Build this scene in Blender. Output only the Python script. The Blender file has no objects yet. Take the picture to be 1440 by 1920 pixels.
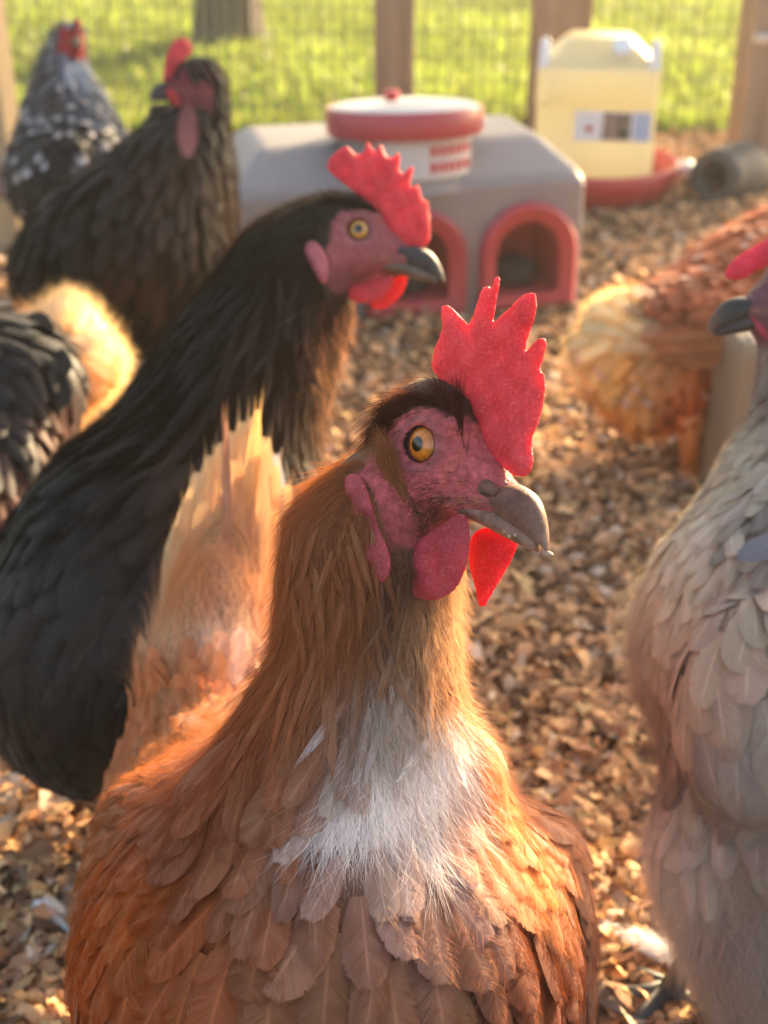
import bpy, math, random
import numpy as np
from mathutils import Vector

rng = np.random.default_rng(11)
random.seed(5)
C = bpy.context.scene.collection
SC = bpy.context.scene

# ------------------------------------------------------------------ camera, world, sun, exposure
FP = 2500.0                      # focal length in photo pixels (1440 x 1920)
PITCH = math.radians(27.3)
CAM = np.array([0.0, 0.0, 0.60])
FWD = np.array([0.0, math.cos(PITCH), -math.sin(PITCH)])
UP = np.array([0.0, math.sin(PITCH), math.cos(PITCH)])
RT = np.array([1.0, 0.0, 0.0])
TOW = -FWD
FOCUS = 0.475

cd = bpy.data.cameras.new("camera")
cam = bpy.data.objects.new("camera", cd); C.objects.link(cam)
cam.location = CAM
cam.rotation_euler = (math.radians(90) - PITCH, 0, 0)
cd.sensor_fit = 'VERTICAL'; cd.sensor_height = 36.0; cd.sensor_width = 27.0
cd.lens = FP / 1920.0 * 36.0
cd.clip_start = 0.02; cd.clip_end = 400.0
cd.dof.use_dof = True; cd.dof.focus_distance = FOCUS; cd.dof.aperture_fstop = 10.5
SC.camera = cam

SUN_AZ = math.radians(37.0)      # from +Y towards +X
SUN_EL = math.radians(17.0)
world = bpy.data.worlds.new("World"); SC.world = world; world.use_nodes = True
wn = world.node_tree; wn.nodes.clear()
sky = wn.nodes.new("ShaderNodeTexSky"); sky.sky_type = 'NISHITA'; sky.sun_disc = False
sky.sun_elevation = SUN_EL; sky.sun_rotation = SUN_AZ
sky.air_density = 1.0; sky.dust_density = 4.0; sky.ozone_density = 0.6
bg = wn.nodes.new("ShaderNodeBackground"); bg.inputs[1].default_value = 0.115
wo = wn.nodes.new("ShaderNodeOutputWorld")
wn.links.new(sky.outputs[0], bg.inputs[0]); wn.links.new(bg.outputs[0], wo.inputs[0])

sd = bpy.data.lights.new("sun", 'SUN'); sun = bpy.data.objects.new("sun", sd); C.objects.link(sun)
SUN_DIR = np.array([math.sin(SUN_AZ) * math.cos(SUN_EL), math.cos(SUN_AZ) * math.cos(SUN_EL), math.sin(SUN_EL)])
sun.rotation_euler = Vector(SUN_DIR).to_track_quat('Z', 'Y').to_euler()
sun.location = (3, 3, 4)
sd.energy = 5.0; sd.angle = math.radians(0.6); sd.color = (1.0, 0.80, 0.50)

SC.view_settings.view_transform = 'Standard'; SC.view_settings.look = 'None'
SC.view_settings.exposure = 2.4; SC.view_settings.gamma = 1.0
SC.view_settings.use_curve_mapping = False
SC.view_settings.use_white_balance = True; SC.view_settings.white_balance_temperature = 6950; SC.view_settings.white_balance_tint = 10
SC.render.engine = 'CYCLES'
cy = SC.cycles
cy.use_denoising = True
cy.max_bounces = 8; cy.diffuse_bounces = 4; cy.glossy_bounces = 3; cy.transmission_bounces = 6
cy.transparent_max_bounces = 24
cy.sample_clamp_indirect = 6.0

# ------------------------------------------------------------------ small helpers
def lin(c):
    c = np.asarray(c, float) / 255.0
    return np.where(c <= 0.04045, c / 12.92, ((c + 0.055) / 1.055) ** 2.4)

def W(px, py, d):
    return CAM + d * (FWD + (px - 720.0) / FP * RT + (960.0 - py) / FP * UP)

def G(px, py, z=0.0):
    r = FWD + (px - 720.0) / FP * RT + (960.0 - py) / FP * UP
    return CAM + r * ((z - CAM[2]) / r[2])

def PY(px, py, y):               # point on a pixel's ray at world depth y
    r = FWD + (px - 720.0) / FP * RT + (960.0 - py) / FP * UP
    return CAM + r * (y / r[1])

def proj(P):
    q = P - CAM
    d = q @ FWD
    return np.stack([720 + FP * (q @ RT) / d, 960 - FP * (q @ UP) / d, d], -1)

def norm(v):
    return v / np.maximum(np.linalg.norm(v, axis=-1, keepdims=True), 1e-9)

def mk_mesh(name, V, Q, col=None, fuv=None, smooth=True):
    V = np.asarray(V, np.float32); Q = np.asarray(Q, np.int32)
    me = bpy.data.meshes.new(name)
    n, k = Q.shape
    me.vertices.add(len(V)); me.vertices.foreach_set("co", V.ravel())
    me.loops.add(n * k); me.loops.foreach_set("vertex_index", Q.ravel())
    me.polygons.add(n)
    me.polygons.foreach_set("loop_start", np.arange(0, n * k, k, dtype=np.int32))
    me.polygons.foreach_set("loop_total", np.full(n, k, np.int32))
    if smooth:
        me.polygons.foreach_set("use_smooth", np.ones(n, bool))
    me.update(calc_edges=True)
    if col is not None:
        a = me.attributes.new("col", 'FLOAT_COLOR', 'POINT')
        cc = np.ones((len(V), 4), np.float32); cc[:, :3] = col
        a.data.foreach_set("color", cc.ravel())
    if fuv is not None:
        a = me.attributes.new("fuv", 'FLOAT_VECTOR', 'POINT')
        a.data.foreach_set("vector", np.asarray(fuv, np.float32).ravel())
    return me

def py_mesh(name, V, F, smooth=False):
    me = bpy.data.meshes.new(name); me.from_pydata([tuple(v) for v in V], [], F); me.update()
    if smooth:
        me.polygons.foreach_set("use_smooth", np.ones(len(me.polygons), bool))
    return me

def tag(o, label=None, cat=None, group=None, kind=None):
    if label: o["label"] = label
    if cat: o["category"] = cat
    if group: o["group"] = group
    if kind: o["kind"] = kind
    return o

def part(name, me, mat, parent=None, kind=None, label=None):
    o = bpy.data.objects.new(name, me); C.objects.link(o)
    if mat is not None:
        me.materials.append(mat)
    if parent is not None: o.parent = parent
    if kind: o["kind"] = kind
    if label: o["label"] = label
    return o

def empty(name, loc, label, cat, group=None):
    o = bpy.data.objects.new(name, None); C.objects.link(o)
    o.location = loc; o.empty_display_size = 0.05
    return tag(o, label, cat, group)

# ------------------------------------------------------------------ materials
class NT:
    def __init__(s, name):
        s.m = bpy.data.materials.new(name); s.m.use_nodes = True
        s.t = s.m.node_tree; s.t.nodes.clear()
        s.out = s.n("ShaderNodeOutputMaterial")
    def n(s, t, **kw):
        x = s.t.nodes.new(t)
        for k, v in kw.items(): setattr(x, k, v)
        return x
    def l(s, a, b): s.t.links.new(a, b)
    def val(s, sock, v):
        if hasattr(v, "is_output") or hasattr(v, "links"): s.l(v, sock)
        else: sock.default_value = v
    def math(s, op, a, b=0.0, c=0.0, clamp=False):
        x = s.n("ShaderNodeMath", operation=op, use_clamp=clamp)
        s.val(x.inputs[0], a); s.val(x.inputs[1], b); s.val(x.inputs[2], c)
        return x.outputs[0]
    def attr(s, name):
        x = s.n("ShaderNodeAttribute"); x.attribute_name = name; return x
    def noise(s, vec=None, scale=5.0, detail=3.0, rough=0.5, dim='3D'):
        x = s.n("ShaderNodeTexNoise"); x.noise_dimensions = dim
        x.inputs["Scale"].default_value = scale; x.inputs["Detail"].default_value = detail
        x.inputs["Roughness"].default_value = rough
        if vec is not None: s.l(vec, x.inputs["Vector"])
        return x
    def obj(s):
        return s.n("ShaderNodeTexCoord").outputs["Object"]
    def mix(s, f, a, b, mode='MIX'):
        x = s.n("ShaderNodeMix", data_type='RGBA', blend_type=mode)
        s.val(x.inputs[0], f); s.val(x.inputs[6], a); s.val(x.inputs[7], b)
        return x.outputs[2]
    def ramp(s, f, lo, hi):
        x = s.n("ShaderNodeMapRange"); x.interpolation_type = 'SMOOTHSTEP'
        s.val(x.inputs[0], f); x.inputs[1].default_value = lo; x.inputs[2].default_value = hi
        return x.outputs[0]
    def bump(s, h, strength=0.3, dist=0.001):
        x = s.n("ShaderNodeBump"); x.inputs["Strength"].default_value = strength
        x.inputs["Distance"].default_value = dist; s.l(h, x.inputs["Height"]); return x.outputs[0]
    def pbsdf(s, col, rough=0.6, **kw):
        x = s.n("ShaderNodeBsdfPrincipled")
        s.val(x.inputs["Base Color"], col if hasattr(col, "links") else (*col, 1.0))
        s.val(x.inputs["Roughness"], rough)
        for k, v in kw.items(): s.val(x.inputs[k.replace("_", " ")], v)
        return x
    def shade(s, sock): s.l(sock, s.out.inputs[0]); return s.m

def mat_plain(name, col, rough=0.5, var=0.15, scale=40.0, bump=0.15, bd=0.0008, **kw):
    t = NT(name); nz = t.noise(t.obj(), scale, 5, 0.6)
    c = t.mix(t.math('MULTIPLY', nz.outputs[0], 1.0), (*(np.array(col) * (1 - var)), 1), (*np.minimum(np.array(col) * (1 + var), 1), 1))
    dn = t.noise(t.obj(), 11, 6, 0.7); c = t.mix(t.math('MULTIPLY', t.ramp(dn.outputs[0], .48, .75), 0.4 if scale < 45 else 0.0), c, (*(np.array(col) * 0.45 + np.array([.07, .05, .035])), 1))
    p = t.pbsdf(c, rough, Normal=t.bump(nz.outputs[0], bump, bd), **kw)
    return t.shade(p.outputs[0])

def mat_body():
    t = NT("hen_skin"); a = t.attr("col")
    nz = t.noise(t.obj(), 420, 4, 0.65); nz2 = t.noise(t.obj(), 150, 5, 0.7); nz2.inputs['Distortion'].default_value = 1.6
    h = t.math('ADD', nz.outputs[0], t.math('MULTIPLY', nz2.outputs[0], 3.0))
    f = t.ramp(nz.outputs[0], 0.3, 0.75)
    c = t.mix(0.75, a.outputs[0], t.mix(f, (0.62, 0.55, 0.55, 1), (1.3, 1.25, 1.25, 1)), 'MULTIPLY')
    p = t.pbsdf(c, 0.5, Normal=t.bump(h, 0.9, 0.0017))
    p.inputs["Subsurface Weight"].default_value = 0.15
    p.inputs["Subsurface Radius"].default_value = (0.003, 0.0008, 0.0005)
    p.inputs["Specular IOR Level"].default_value = 0.3
    return t.shade(p.outputs[0])

def mat_comb():
    t = NT("comb_flesh"); a = t.attr("col")
    nz = t.noise(t.obj(), 900, 3, 0.6); big = t.noise(t.obj(), 95, 5, 0.65)
    sp = t.ramp(nz.outputs[0], 0.50, 0.66)
    c0 = t.mix(t.ramp(big.outputs[0], .35, .7), a.outputs[0], t.mix(1.0, a.outputs[0], (0.66, 0.52, 0.62, 1), 'MULTIPLY'))
    c = t.mix(t.math('MULTIPLY', sp, 0.26), c0, (0.80, 0.30, 0.28, 1))
    nb = t.noise(t.obj(), 520, 4, 0.7)
    p = t.pbsdf(c, 0.46, Normal=t.bump(nb.outputs[0], 0.9, 0.0016))
    p.inputs["Subsurface Weight"].default_value = 0.45
    p.inputs["Subsurface Radius"].default_value = (0.006, 0.0016, 0.0014)
    p.inputs["Subsurface Scale"].default_value = 1.0
    p.inputs["Specular IOR Level"].default_value = 0.3
    tr = t.n("ShaderNodeBsdfTranslucent"); tr.inputs[0].default_value = (0.95, 0.07, 0.07, 1)
    mx = t.n("ShaderNodeMixShader"); mx.inputs[0].default_value = 0.16
    t.l(p.outputs[0], mx.inputs[1]); t.l(tr.outputs[0], mx.inputs[2])
    return t.shade(mx.outputs[0])

def mat_feather(name="feather_vane", fray=0.6, transl=0.3):
    t = NT(name); a = t.attr("col"); f = t.attr("fuv")
    sx = t.n("ShaderNodeSeparateXYZ"); t.l(f.outputs["Vector"], sx.inputs[0])
    u, v, r = sx.outputs
    e = t.math('MULTIPLY', t.math('ABSOLUTE', t.math('SUBTRACT', u, 0.5)), 2.0)
    sgn = t.math('SIGN', t.math('SUBTRACT', u, 0.5))
    b = t.math('SUBTRACT', t.math('MULTIPLY', v, 1.0), t.math('MULTIPLY', e, 0.28))
    cb = t.n("ShaderNodeCombineXYZ")
    t.l(t.math('MULTIPLY', b, 95.0), cb.inputs[0]); t.l(t.math('MULTIPLY_ADD', sgn, 7.0, t.math('MULTIPLY', e, 0.8)), cb.inputs[1])
    t.l(t.math('MULTIPLY', r, 60.0), cb.inputs[2])
    barb = t.noise(cb.outputs[0], 1.0, 2.5, 0.6)
    bf = t.ramp(barb.outputs[0], 0.30, 0.70)
    c1 = t.mix(0.4, a.outputs[0], t.mix(bf, (0.66, 0.62, 0.60, 1), (1.24, 1.22, 1.2, 1)), 'MULTIPLY')
    # paler shaft
    sh = t.math('MULTIPLY', t.math('SUBTRACT', 1.0, t.ramp(e, 0.015, 0.085)), t.math('SUBTRACT', 1.0, t.ramp(v, 0.75, 0.97)))
    pale = t.mix(0.5, c1, t.mix(1.0, a.outputs[0], (2.0, 1.9, 1.8, 1), 'MULTIPLY'))
    c2 = t.mix(t.math('MULTIPLY', sh, 0.75), c1, pale)
    nrm = t.bump(barb.outputs[0], 0.22, 0.0004)
    p = t.pbsdf(c2, 0.55, Normal=nrm)
    p.inputs["Specular IOR Level"].default_value = 0.25
    p.inputs["Sheen Weight"].default_value = 0.12
    tr = t.n("ShaderNodeBsdfTranslucent"); t.l(c2, tr.inputs[0]); t.l(nrm, tr.inputs[1])
    mx = t.n("ShaderNodeMixShader"); mx.inputs[0].default_value = transl
    t.l(p.outputs[0], mx.inputs[1]); t.l(tr.outputs[0], mx.inputs[2])
    m1 = t.math('MAXIMUM', e, t.ramp(v, 0.70, 1.04))
    k = t.math('ADD', m1, t.math('MULTIPLY', barb.outputs[0], fray))
    al = t.math('LESS_THAN', k, 1.0 + fray * 0.42)
    tp = t.n("ShaderNodeBsdfTransparent")
    mz = t.n("ShaderNodeMixShader"); t.l(al, mz.inputs[0]); t.l(tp.outputs[0], mz.inputs[1]); t.l(mx.outputs[0], mz.inputs[2])
    return t.shade(mz.outputs[0])

def mat_hair(name="feather_fluff", transl=0.4):
    t = NT(name); a = t.attr("col")
    d = t.n("ShaderNodeBsdfDiffuse"); t.l(a.outputs[0], d.inputs[0])
    tr = t.n("ShaderNodeBsdfTranslucent"); t.l(t.mix(1.0, a.outputs[0], (1.25, 1.15, 1.0, 1), 'MULTIPLY'), tr.inputs[0])
    mx = t.n("ShaderNodeMixShader"); mx.inputs[0].default_value = transl
    t.l(d.outputs[0], mx.inputs[1]); t.l(tr.outputs[0], mx.inputs[2])
    return t.shade(mx.outputs[0])

def mat_horn():
    t = NT("beak_horn"); a = t.attr("col"); nz = t.noise(t.obj(), 200, 6, 0.7)
    c = t.mix(0.85, a.outputs[0], t.mix(t.ramp(nz.outputs[0], .3, .7), (0.5, 0.46, 0.44, 1), (1.25, 1.25, 1.25, 1)), 'MULTIPLY')
    p = t.pbsdf(c, 0.46, Normal=t.bump(nz.outputs[0], 0.6, 0.0012)); p.inputs['Specular IOR Level'].default_value = 0.35
    p.inputs["Subsurface Weight"].default_value = 0.15
    p.inputs["Subsurface Radius"].default_value = (0.002, 0.001, 0.0006)
    return t.shade(p.outputs[0])

def mat_eye():
    t = NT("hen_eye"); a = t.attr("col")
    p = t.pbsdf(a.outputs[0], 0.25); p.inputs["Coat Weight"].default_value = 0.4; p.inputs["Coat Roughness"].default_value = 0.03
    return t.shade(p.outputs[0])

def mat_chip():
    t = NT("wood_shaving"); a = t.attr("col")
    nz = t.noise(t.obj(), 240, 4, 0.65)
    c = t.mix(0.7, a.outputs[0], t.mix(nz.outputs[0], (0.6, 0.58, 0.55, 1), (1.35, 1.33, 1.3, 1)), 'MULTIPLY')
    p = t.pbsdf(c, 0.8, Normal=t.bump(nz.outputs[0], 0.3, 0.0007)); p.inputs["Specular IOR Level"].default_value = 0.15
    tr = t.n("ShaderNodeBsdfTranslucent"); t.l(c, tr.inputs[0])
    mx = t.n("ShaderNodeMixShader"); mx.inputs[0].default_value = 0.15
    t.l(p.outputs[0], mx.inputs[1]); t.l(tr.outputs[0], mx.inputs[2])
    return t.shade(mx.outputs[0])

def mat_soil():
    t = NT("bedding_base"); o = t.obj()
    n1 = t.noise(o, 90, 6, 0.7); n2 = t.noise(o, 4, 3, 0.5)
    c = t.mix(t.ramp(n1.outputs[0], 0.3, 0.7), (0.045, 0.027, 0.018, 1), (0.21, 0.14, 0.095, 1))
    c = t.mix(t.math('MULTIPLY', n2.outputs[0], 0.5), c, (0.11, 0.075, 0.05, 1))
    p = t.pbsdf(c, 0.9, Normal=t.bump(n1.outputs[0], 0.8, 0.006)); p.inputs["Specular IOR Level"].default_value = 0.1
    return t.shade(p.outputs[0])

def mat_lawn():
    t = NT("lawn_soil"); o = t.obj()
    n1 = t.noise(o, 60, 6, 0.7); n2 = t.noise(o, 1.4, 4, 0.6)
    c = t.mix(t.ramp(n1.outputs[0], 0.3, 0.7), (0.03, 0.045, 0.012, 1), (0.085, 0.115, 0.03, 1))
    c = t.mix(t.ramp(n2.outputs[0], 0.5, 0.75), c, (0.12, 0.11, 0.04, 1))
    p = t.pbsdf(c, 0.9, Normal=t.bump(n1.outputs[0], 0.8, 0.01)); p.inputs["Specular IOR Level"].default_value = 0.1
    return t.shade(p.outputs[0])

def mat_grass():
    t = NT("grass_blade"); a = t.attr("col")
    d = t.n("ShaderNodeBsdfDiffuse"); t.l(a.outputs[0], d.inputs[0])
    tr = t.n("ShaderNodeBsdfTranslucent"); t.l(t.mix(1.0, a.outputs[0], (1.3, 1.3, 0.75, 1), 'MULTIPLY'), tr.inputs[0])
    g = t.n("ShaderNodeBsdfGlossy"); g.inputs["Roughness"].default_value = 0.35; g.inputs[0].default_value = (1, 1, 0.9, 1)
    mx = t.n("ShaderNodeMixShader"); mx.inputs[0].default_value = 0.5
    t.l(d.outputs[0], mx.inputs[1]); t.l(tr.outputs[0], mx.inputs[2])
    m2 = t.n("ShaderNodeMixShader"); m2.inputs[0].default_value = 0.02
    t.l(mx.outputs[0], m2.inputs[1]); t.l(g.outputs[0], m2.inputs[2])
    return t.shade(m2.outputs[0])

def mat_wood(name, c0, c1, axis=2):
    t = NT(name); o = t.obj()
    mp = t.n("ShaderNodeMapping"); t.l(o, mp.inputs[0])
    s = [60.0, 60.0, 60.0]; s[axis] = 2.0; mp.inputs["Scale"].default_value = s
    n1 = t.noise(mp.outputs[0], 1.0, 5, 0.6); n2 = t.noise(o, 9, 4, 0.6)
    c = t.mix(t.ramp(n1.outputs[0], 0.3, 0.7), (*c0, 1), (*c1, 1))
    c = t.mix(t.math('MULTIPLY', t.ramp(n2.outputs[0], 0.5, 0.75), 0.4), c, (*(np.array(c0) * 0.6), 1))
    p = t.pbsdf(c, 0.75, Normal=t.bump(n1.outputs[0], 0.35, 0.002)); p.inputs["Specular IOR Level"].default_value = 0.2
    return t.shade(p.outputs[0])

def mat_bark():
    t = NT("tree_bark"); o = t.obj()
    mp = t.n("ShaderNodeMapping"); t.l(o, mp.inputs[0]); mp.inputs["Scale"].default_value = (34, 34, 5)
    n1 = t.noise(mp.outputs[0], 1.0, 6, 0.7)
    c = t.mix(t.ramp(n1.outputs[0], 0.3, 0.7), (0.04, 0.026, 0.018, 1), (0.13, 0.09, 0.065, 1))
    p = t.pbsdf(c, 0.9, Normal=t.bump(n1.outputs[0], 0.9, 0.02)); return t.shade(p.outputs[0])

def mat_jug():
    t = NT("yellowed_jug_plastic"); nz = t.noise(t.obj(), 9, 3, 0.5)
    c = t.mix(nz.outputs[0], (0.62, 0.56, 0.36, 1), (0.76, 0.72, 0.54, 1))
    p = t.pbsdf(c, 0.38)
    tr = t.n("ShaderNodeBsdfTranslucent"); tr.inputs[0].default_value = (0.92, 0.86, 0.58, 1)
    mx = t.n("ShaderNodeMixShader"); mx.inputs[0].default_value = 0.45
    t.l(p.outputs[0], mx.inputs[1]); t.l(tr.outputs[0], mx.inputs[2]); return t.shade(mx.outputs[0])

def mat_clear():
    t = NT("clear_plastic_tub"); p = t.pbsdf((0.55, 0.55, 0.57), 0.2)
    p.inputs["Transmission Weight"].default_value = 0.55; p.inputs["IOR"].default_value = 1.2
    return t.shade(p.outputs[0])

def mat_photo_print():
    t = NT("jug_label_print"); o = t.obj()
    sx = t.n("ShaderNodeSeparateXYZ"); t.l(o, sx.inputs[0])
    n1 = t.noise(o, 70, 4, 0.6)
    g = t.mix(t.ramp(n1.outputs[0], 0.4, 0.6), (0.05, 0.07, 0.035, 1), (0.30, 0.20, 0.17, 1))
    p = t.pbsdf(g, 0.4); return t.shade(p.outputs[0])

M = dict(body=mat_body(), comb=mat_comb(), feather=mat_feather(), hair=mat_hair(), airy=mat_hair('airy_fluff', 0.78), horn=mat_horn(), eye=mat_eye(),
         chip=mat_chip(), soil=mat_soil(), lawn=mat_lawn(), grass=mat_grass(), bark=mat_bark(), jug=mat_jug(), clear=mat_clear(),
         tailf=mat_feather("tail_feather_vane", 0.45, 0.24),
         tan=mat_plain("tan_plastic", (0.22, 0.165, 0.11), 0.55, 0.06, 25),
         taupe=mat_plain("taupe_plastic", (0.245, 0.215, 0.205), 0.5, 0.08, 30),
         red=mat_plain("red_plastic", (0.46, 0.035, 0.045), 0.4, 0.12, 25),
         dullred=mat_plain("dull_red_plastic", (0.40, 0.045, 0.06), 0.42, 0.12, 25),
         lidgrey=mat_plain("pale_grey_lid", (0.50, 0.48, 0.46), 0.5, 0.1, 20),
         white=mat_plain("white_plastic", (0.74, 0.73, 0.72), 0.45, 0.06, 20),
         dark=mat_plain("dark_feed", (0.035, 0.03, 0.028), 0.9, 0.4, 200, 0.6, 0.003),
         grey=mat_plain("dark_grey_pot", (0.055, 0.05, 0.05), 0.65, 0.3, 30, 0.3, 0.002),
         skyblue=mat_plain("label_blue", (0.35, 0.45, 0.60), 0.4), print=mat_photo_print(),
         wire=mat_plain("green_wire", (0.045, 0.075, 0.05), 0.5, 0.3, 50),
         metal=mat_plain("galvanised_metal", (0.5, 0.5, 0.5), 0.35, 0.1, 60, Metallic=0.9),
         post=mat_wood("post_timber", (0.20, 0.125, 0.08), (0.33, 0.225, 0.155)),
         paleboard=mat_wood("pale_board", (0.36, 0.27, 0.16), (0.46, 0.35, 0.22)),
         darkrail=mat_wood("dark_rail", (0.05, 0.05, 0.04), (0.11, 0.10, 0.08), 0),
         leg=mat_plain("leg_scales", (0.62, 0.22, 0.07), 0.55, 0.25, 300, 0.6, 0.001),
         darkleg=mat_plain("dark_leg_scales", (0.09, 0.08, 0.075), 0.55, 0.25, 300, 0.6, 0.001),
         leaf=mat_plain("tree_leaf", (0.06, 0.09, 0.025), 0.5, 0.4, 3),
         bluegrey=mat_plain("blue_grey_band", (0.30, 0.33, 0.42), 0.6, 0.15, 60),
         crumb=mat_plain("feed_crumb", (0.50, 0.36, 0.20), 0.9, 0.3, 400, 0.6, 0.001))

# ------------------------------------------------------------------ implicit surfaces
class Field:
    """smooth union of round cones and ellipsoids on a rectilinear grid"""
    def __init__(s): s.pr = []
    def cone(s, a, b, ra, rb, k=0.02): s.pr.append(('c', np.array(a), np.array(b), ra, rb, k))
    def chain(s, pts, k=0.02):
        for (a, ra), (b, rb) in zip(pts[:-1], pts[1:]): s.cone(a, b, ra, rb, k)
    def ell(s, c, r, A, k=0.02): s.pr.append(('e', np.array(c), np.array(r), np.array(A), k))
    def torus(s, c, n, R, r, k=0.003): s.pr.append(('t', np.array(c), norm(np.array(n)), R, r, k))
    def cut(s, c, r, k=0.003): s.pr.append(('x', np.array(c), r, k))
    def bounds(s):
        lo = np.full(3, 9.0); hi = -lo
        for p in s.pr:
            if p[0] == 'c':
                for q, r in ((p[1], p[3]), (p[2], p[4])): lo = np.minimum(lo, q - r); hi = np.maximum(hi, q + r)
            elif p[0] == 'e':
                e = np.sqrt(((p[3] * p[2][:, None]) ** 2).sum(0)); lo = np.minimum(lo, p[1] - e); hi = np.maximum(hi, p[1] + e)
        return lo - 0.012, hi + 0.012
    def evaluate(s, xs, ys, zs):
        s.ax = (xs, ys, zs)
        Fv = np.full((len(xs), len(ys), len(zs)), 0.08, np.float32)
        for p in s.pr:
            if p[0] == 'c':
                lo = np.minimum(p[1] - p[3], p[2] - p[4]); hi = np.maximum(p[1] + p[3], p[2] + p[4]); k = p[5]
            elif p[0] == 'e':
                e = np.sqrt(((p[3] * p[2][:, None]) ** 2).sum(0)); lo = p[1] - e; hi = p[1] + e; k = p[4]
            elif p[0] == 't':
                lo = p[1] - p[3] - p[4]; hi = p[1] + p[3] + p[4]; k = p[5]
            else:
                lo = p[1] - p[2]; hi = p[1] + p[2]; k = p[3]
            mg = max(0.03, k * 1.2) if p[0] in 'ce' else 0.006
            sl = [slice(max(0, int(np.searchsorted(a, lo[i] - mg)) - 1), int(np.searchsorted(a, hi[i] + mg)) + 1) for i, a in enumerate(s.ax)]
            X = np.stack(np.meshgrid(xs[sl[0]], ys[sl[1]], zs[sl[2]], indexing='ij'), -1).astype(np.float32)
            if X.size == 0: continue
            if p[0] == 'c':
                ab = (p[2] - p[1]).astype(np.float32); L2 = max(float(ab @ ab), 1e-12)
                t = np.clip(((X - p[1].astype(np.float32)) @ ab) / L2, 0, 1)
                q = X - p[1].astype(np.float32) - t[..., None] * ab
                d = np.sqrt((q * q).sum(-1)) - (p[3] + (p[4] - p[3]) * t)
            elif p[0] == 'e':
                q = (X - p[1].astype(np.float32)) @ p[3].T.astype(np.float32); r = p[2].astype(np.float32)
                k0 = np.sqrt(((q / r) ** 2).sum(-1)); k1 = np.sqrt(((q / (r * r)) ** 2).sum(-1))
                d = k0 * (k0 - 1) / np.maximum(k1, 1e-6)
            elif p[0] == 't':
                q = X - p[1].astype(np.float32); h = q @ p[2].astype(np.float32)
                rad = np.sqrt(np.maximum((q * q).sum(-1) - h * h, 0)) - p[3]
                d = np.sqrt(rad * rad + h * h) - p[4]
            else:
                q = X - p[1].astype(np.float32); d = np.sqrt((q * q).sum(-1)) - p[2]
            cur = Fv[sl[0], sl[1], sl[2]]
            if p[0] == 'x':
                a, b = -cur, d; h = np.maximum(k - np.abs(a - b), 0) / k
                Fv[sl[0], sl[1], sl[2]] = -(np.minimum(a, b) - h * h * k * 0.25)
            else:
                h = np.maximum(k - np.abs(cur - d), 0) / k
                Fv[sl[0], sl[1], sl[2]] = np.minimum(cur, d) - h * h * k * 0.25
        s.F = Fv
        s.gr = np.stack(np.gradient(Fv, xs, ys, zs), -1).astype(np.float32)
        return Fv
    def sample(s, P):
        """trilinear value and gradient"""
        sh = P.shape[:-1]; P = P.reshape(-1, 3); I = []; T = []
        for i, a in enumerate(s.ax):
            j = np.clip(np.searchsorted(a, P[:, i]) - 1, 0, len(a) - 2)
            I.append(j); T.append(np.clip((P[:, i] - a[j]) / (a[j + 1] - a[j]), 0, 1))
        v = 0; g = 0
        for dx in (0, 1):
            for dy in (0, 1):
                for dz in (0, 1):
                    w = (T[0] if dx else 1 - T[0]) * (T[1] if dy else 1 - T[1]) * (T[2] if dz else 1 - T[2])
                    v = v + w * s.F[I[0] + dx, I[1] + dy, I[2] + dz]
                    g = g + w[:, None] * s.gr[I[0] + dx, I[1] + dy, I[2] + dz]
        return v.reshape(sh), g.reshape(*sh, 3)
    def project(s, P, off=0.0, it=2):
        for _ in range(it):
            v, g = s.sample(P); gl = np.maximum(np.linalg.norm(g, axis=-1), 0.2)
            P = P - (np.clip((v - off) / gl, -0.01, 0.01) / gl)[..., None] * g
        v, g = s.sample(P)
        return P, norm(g)

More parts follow.
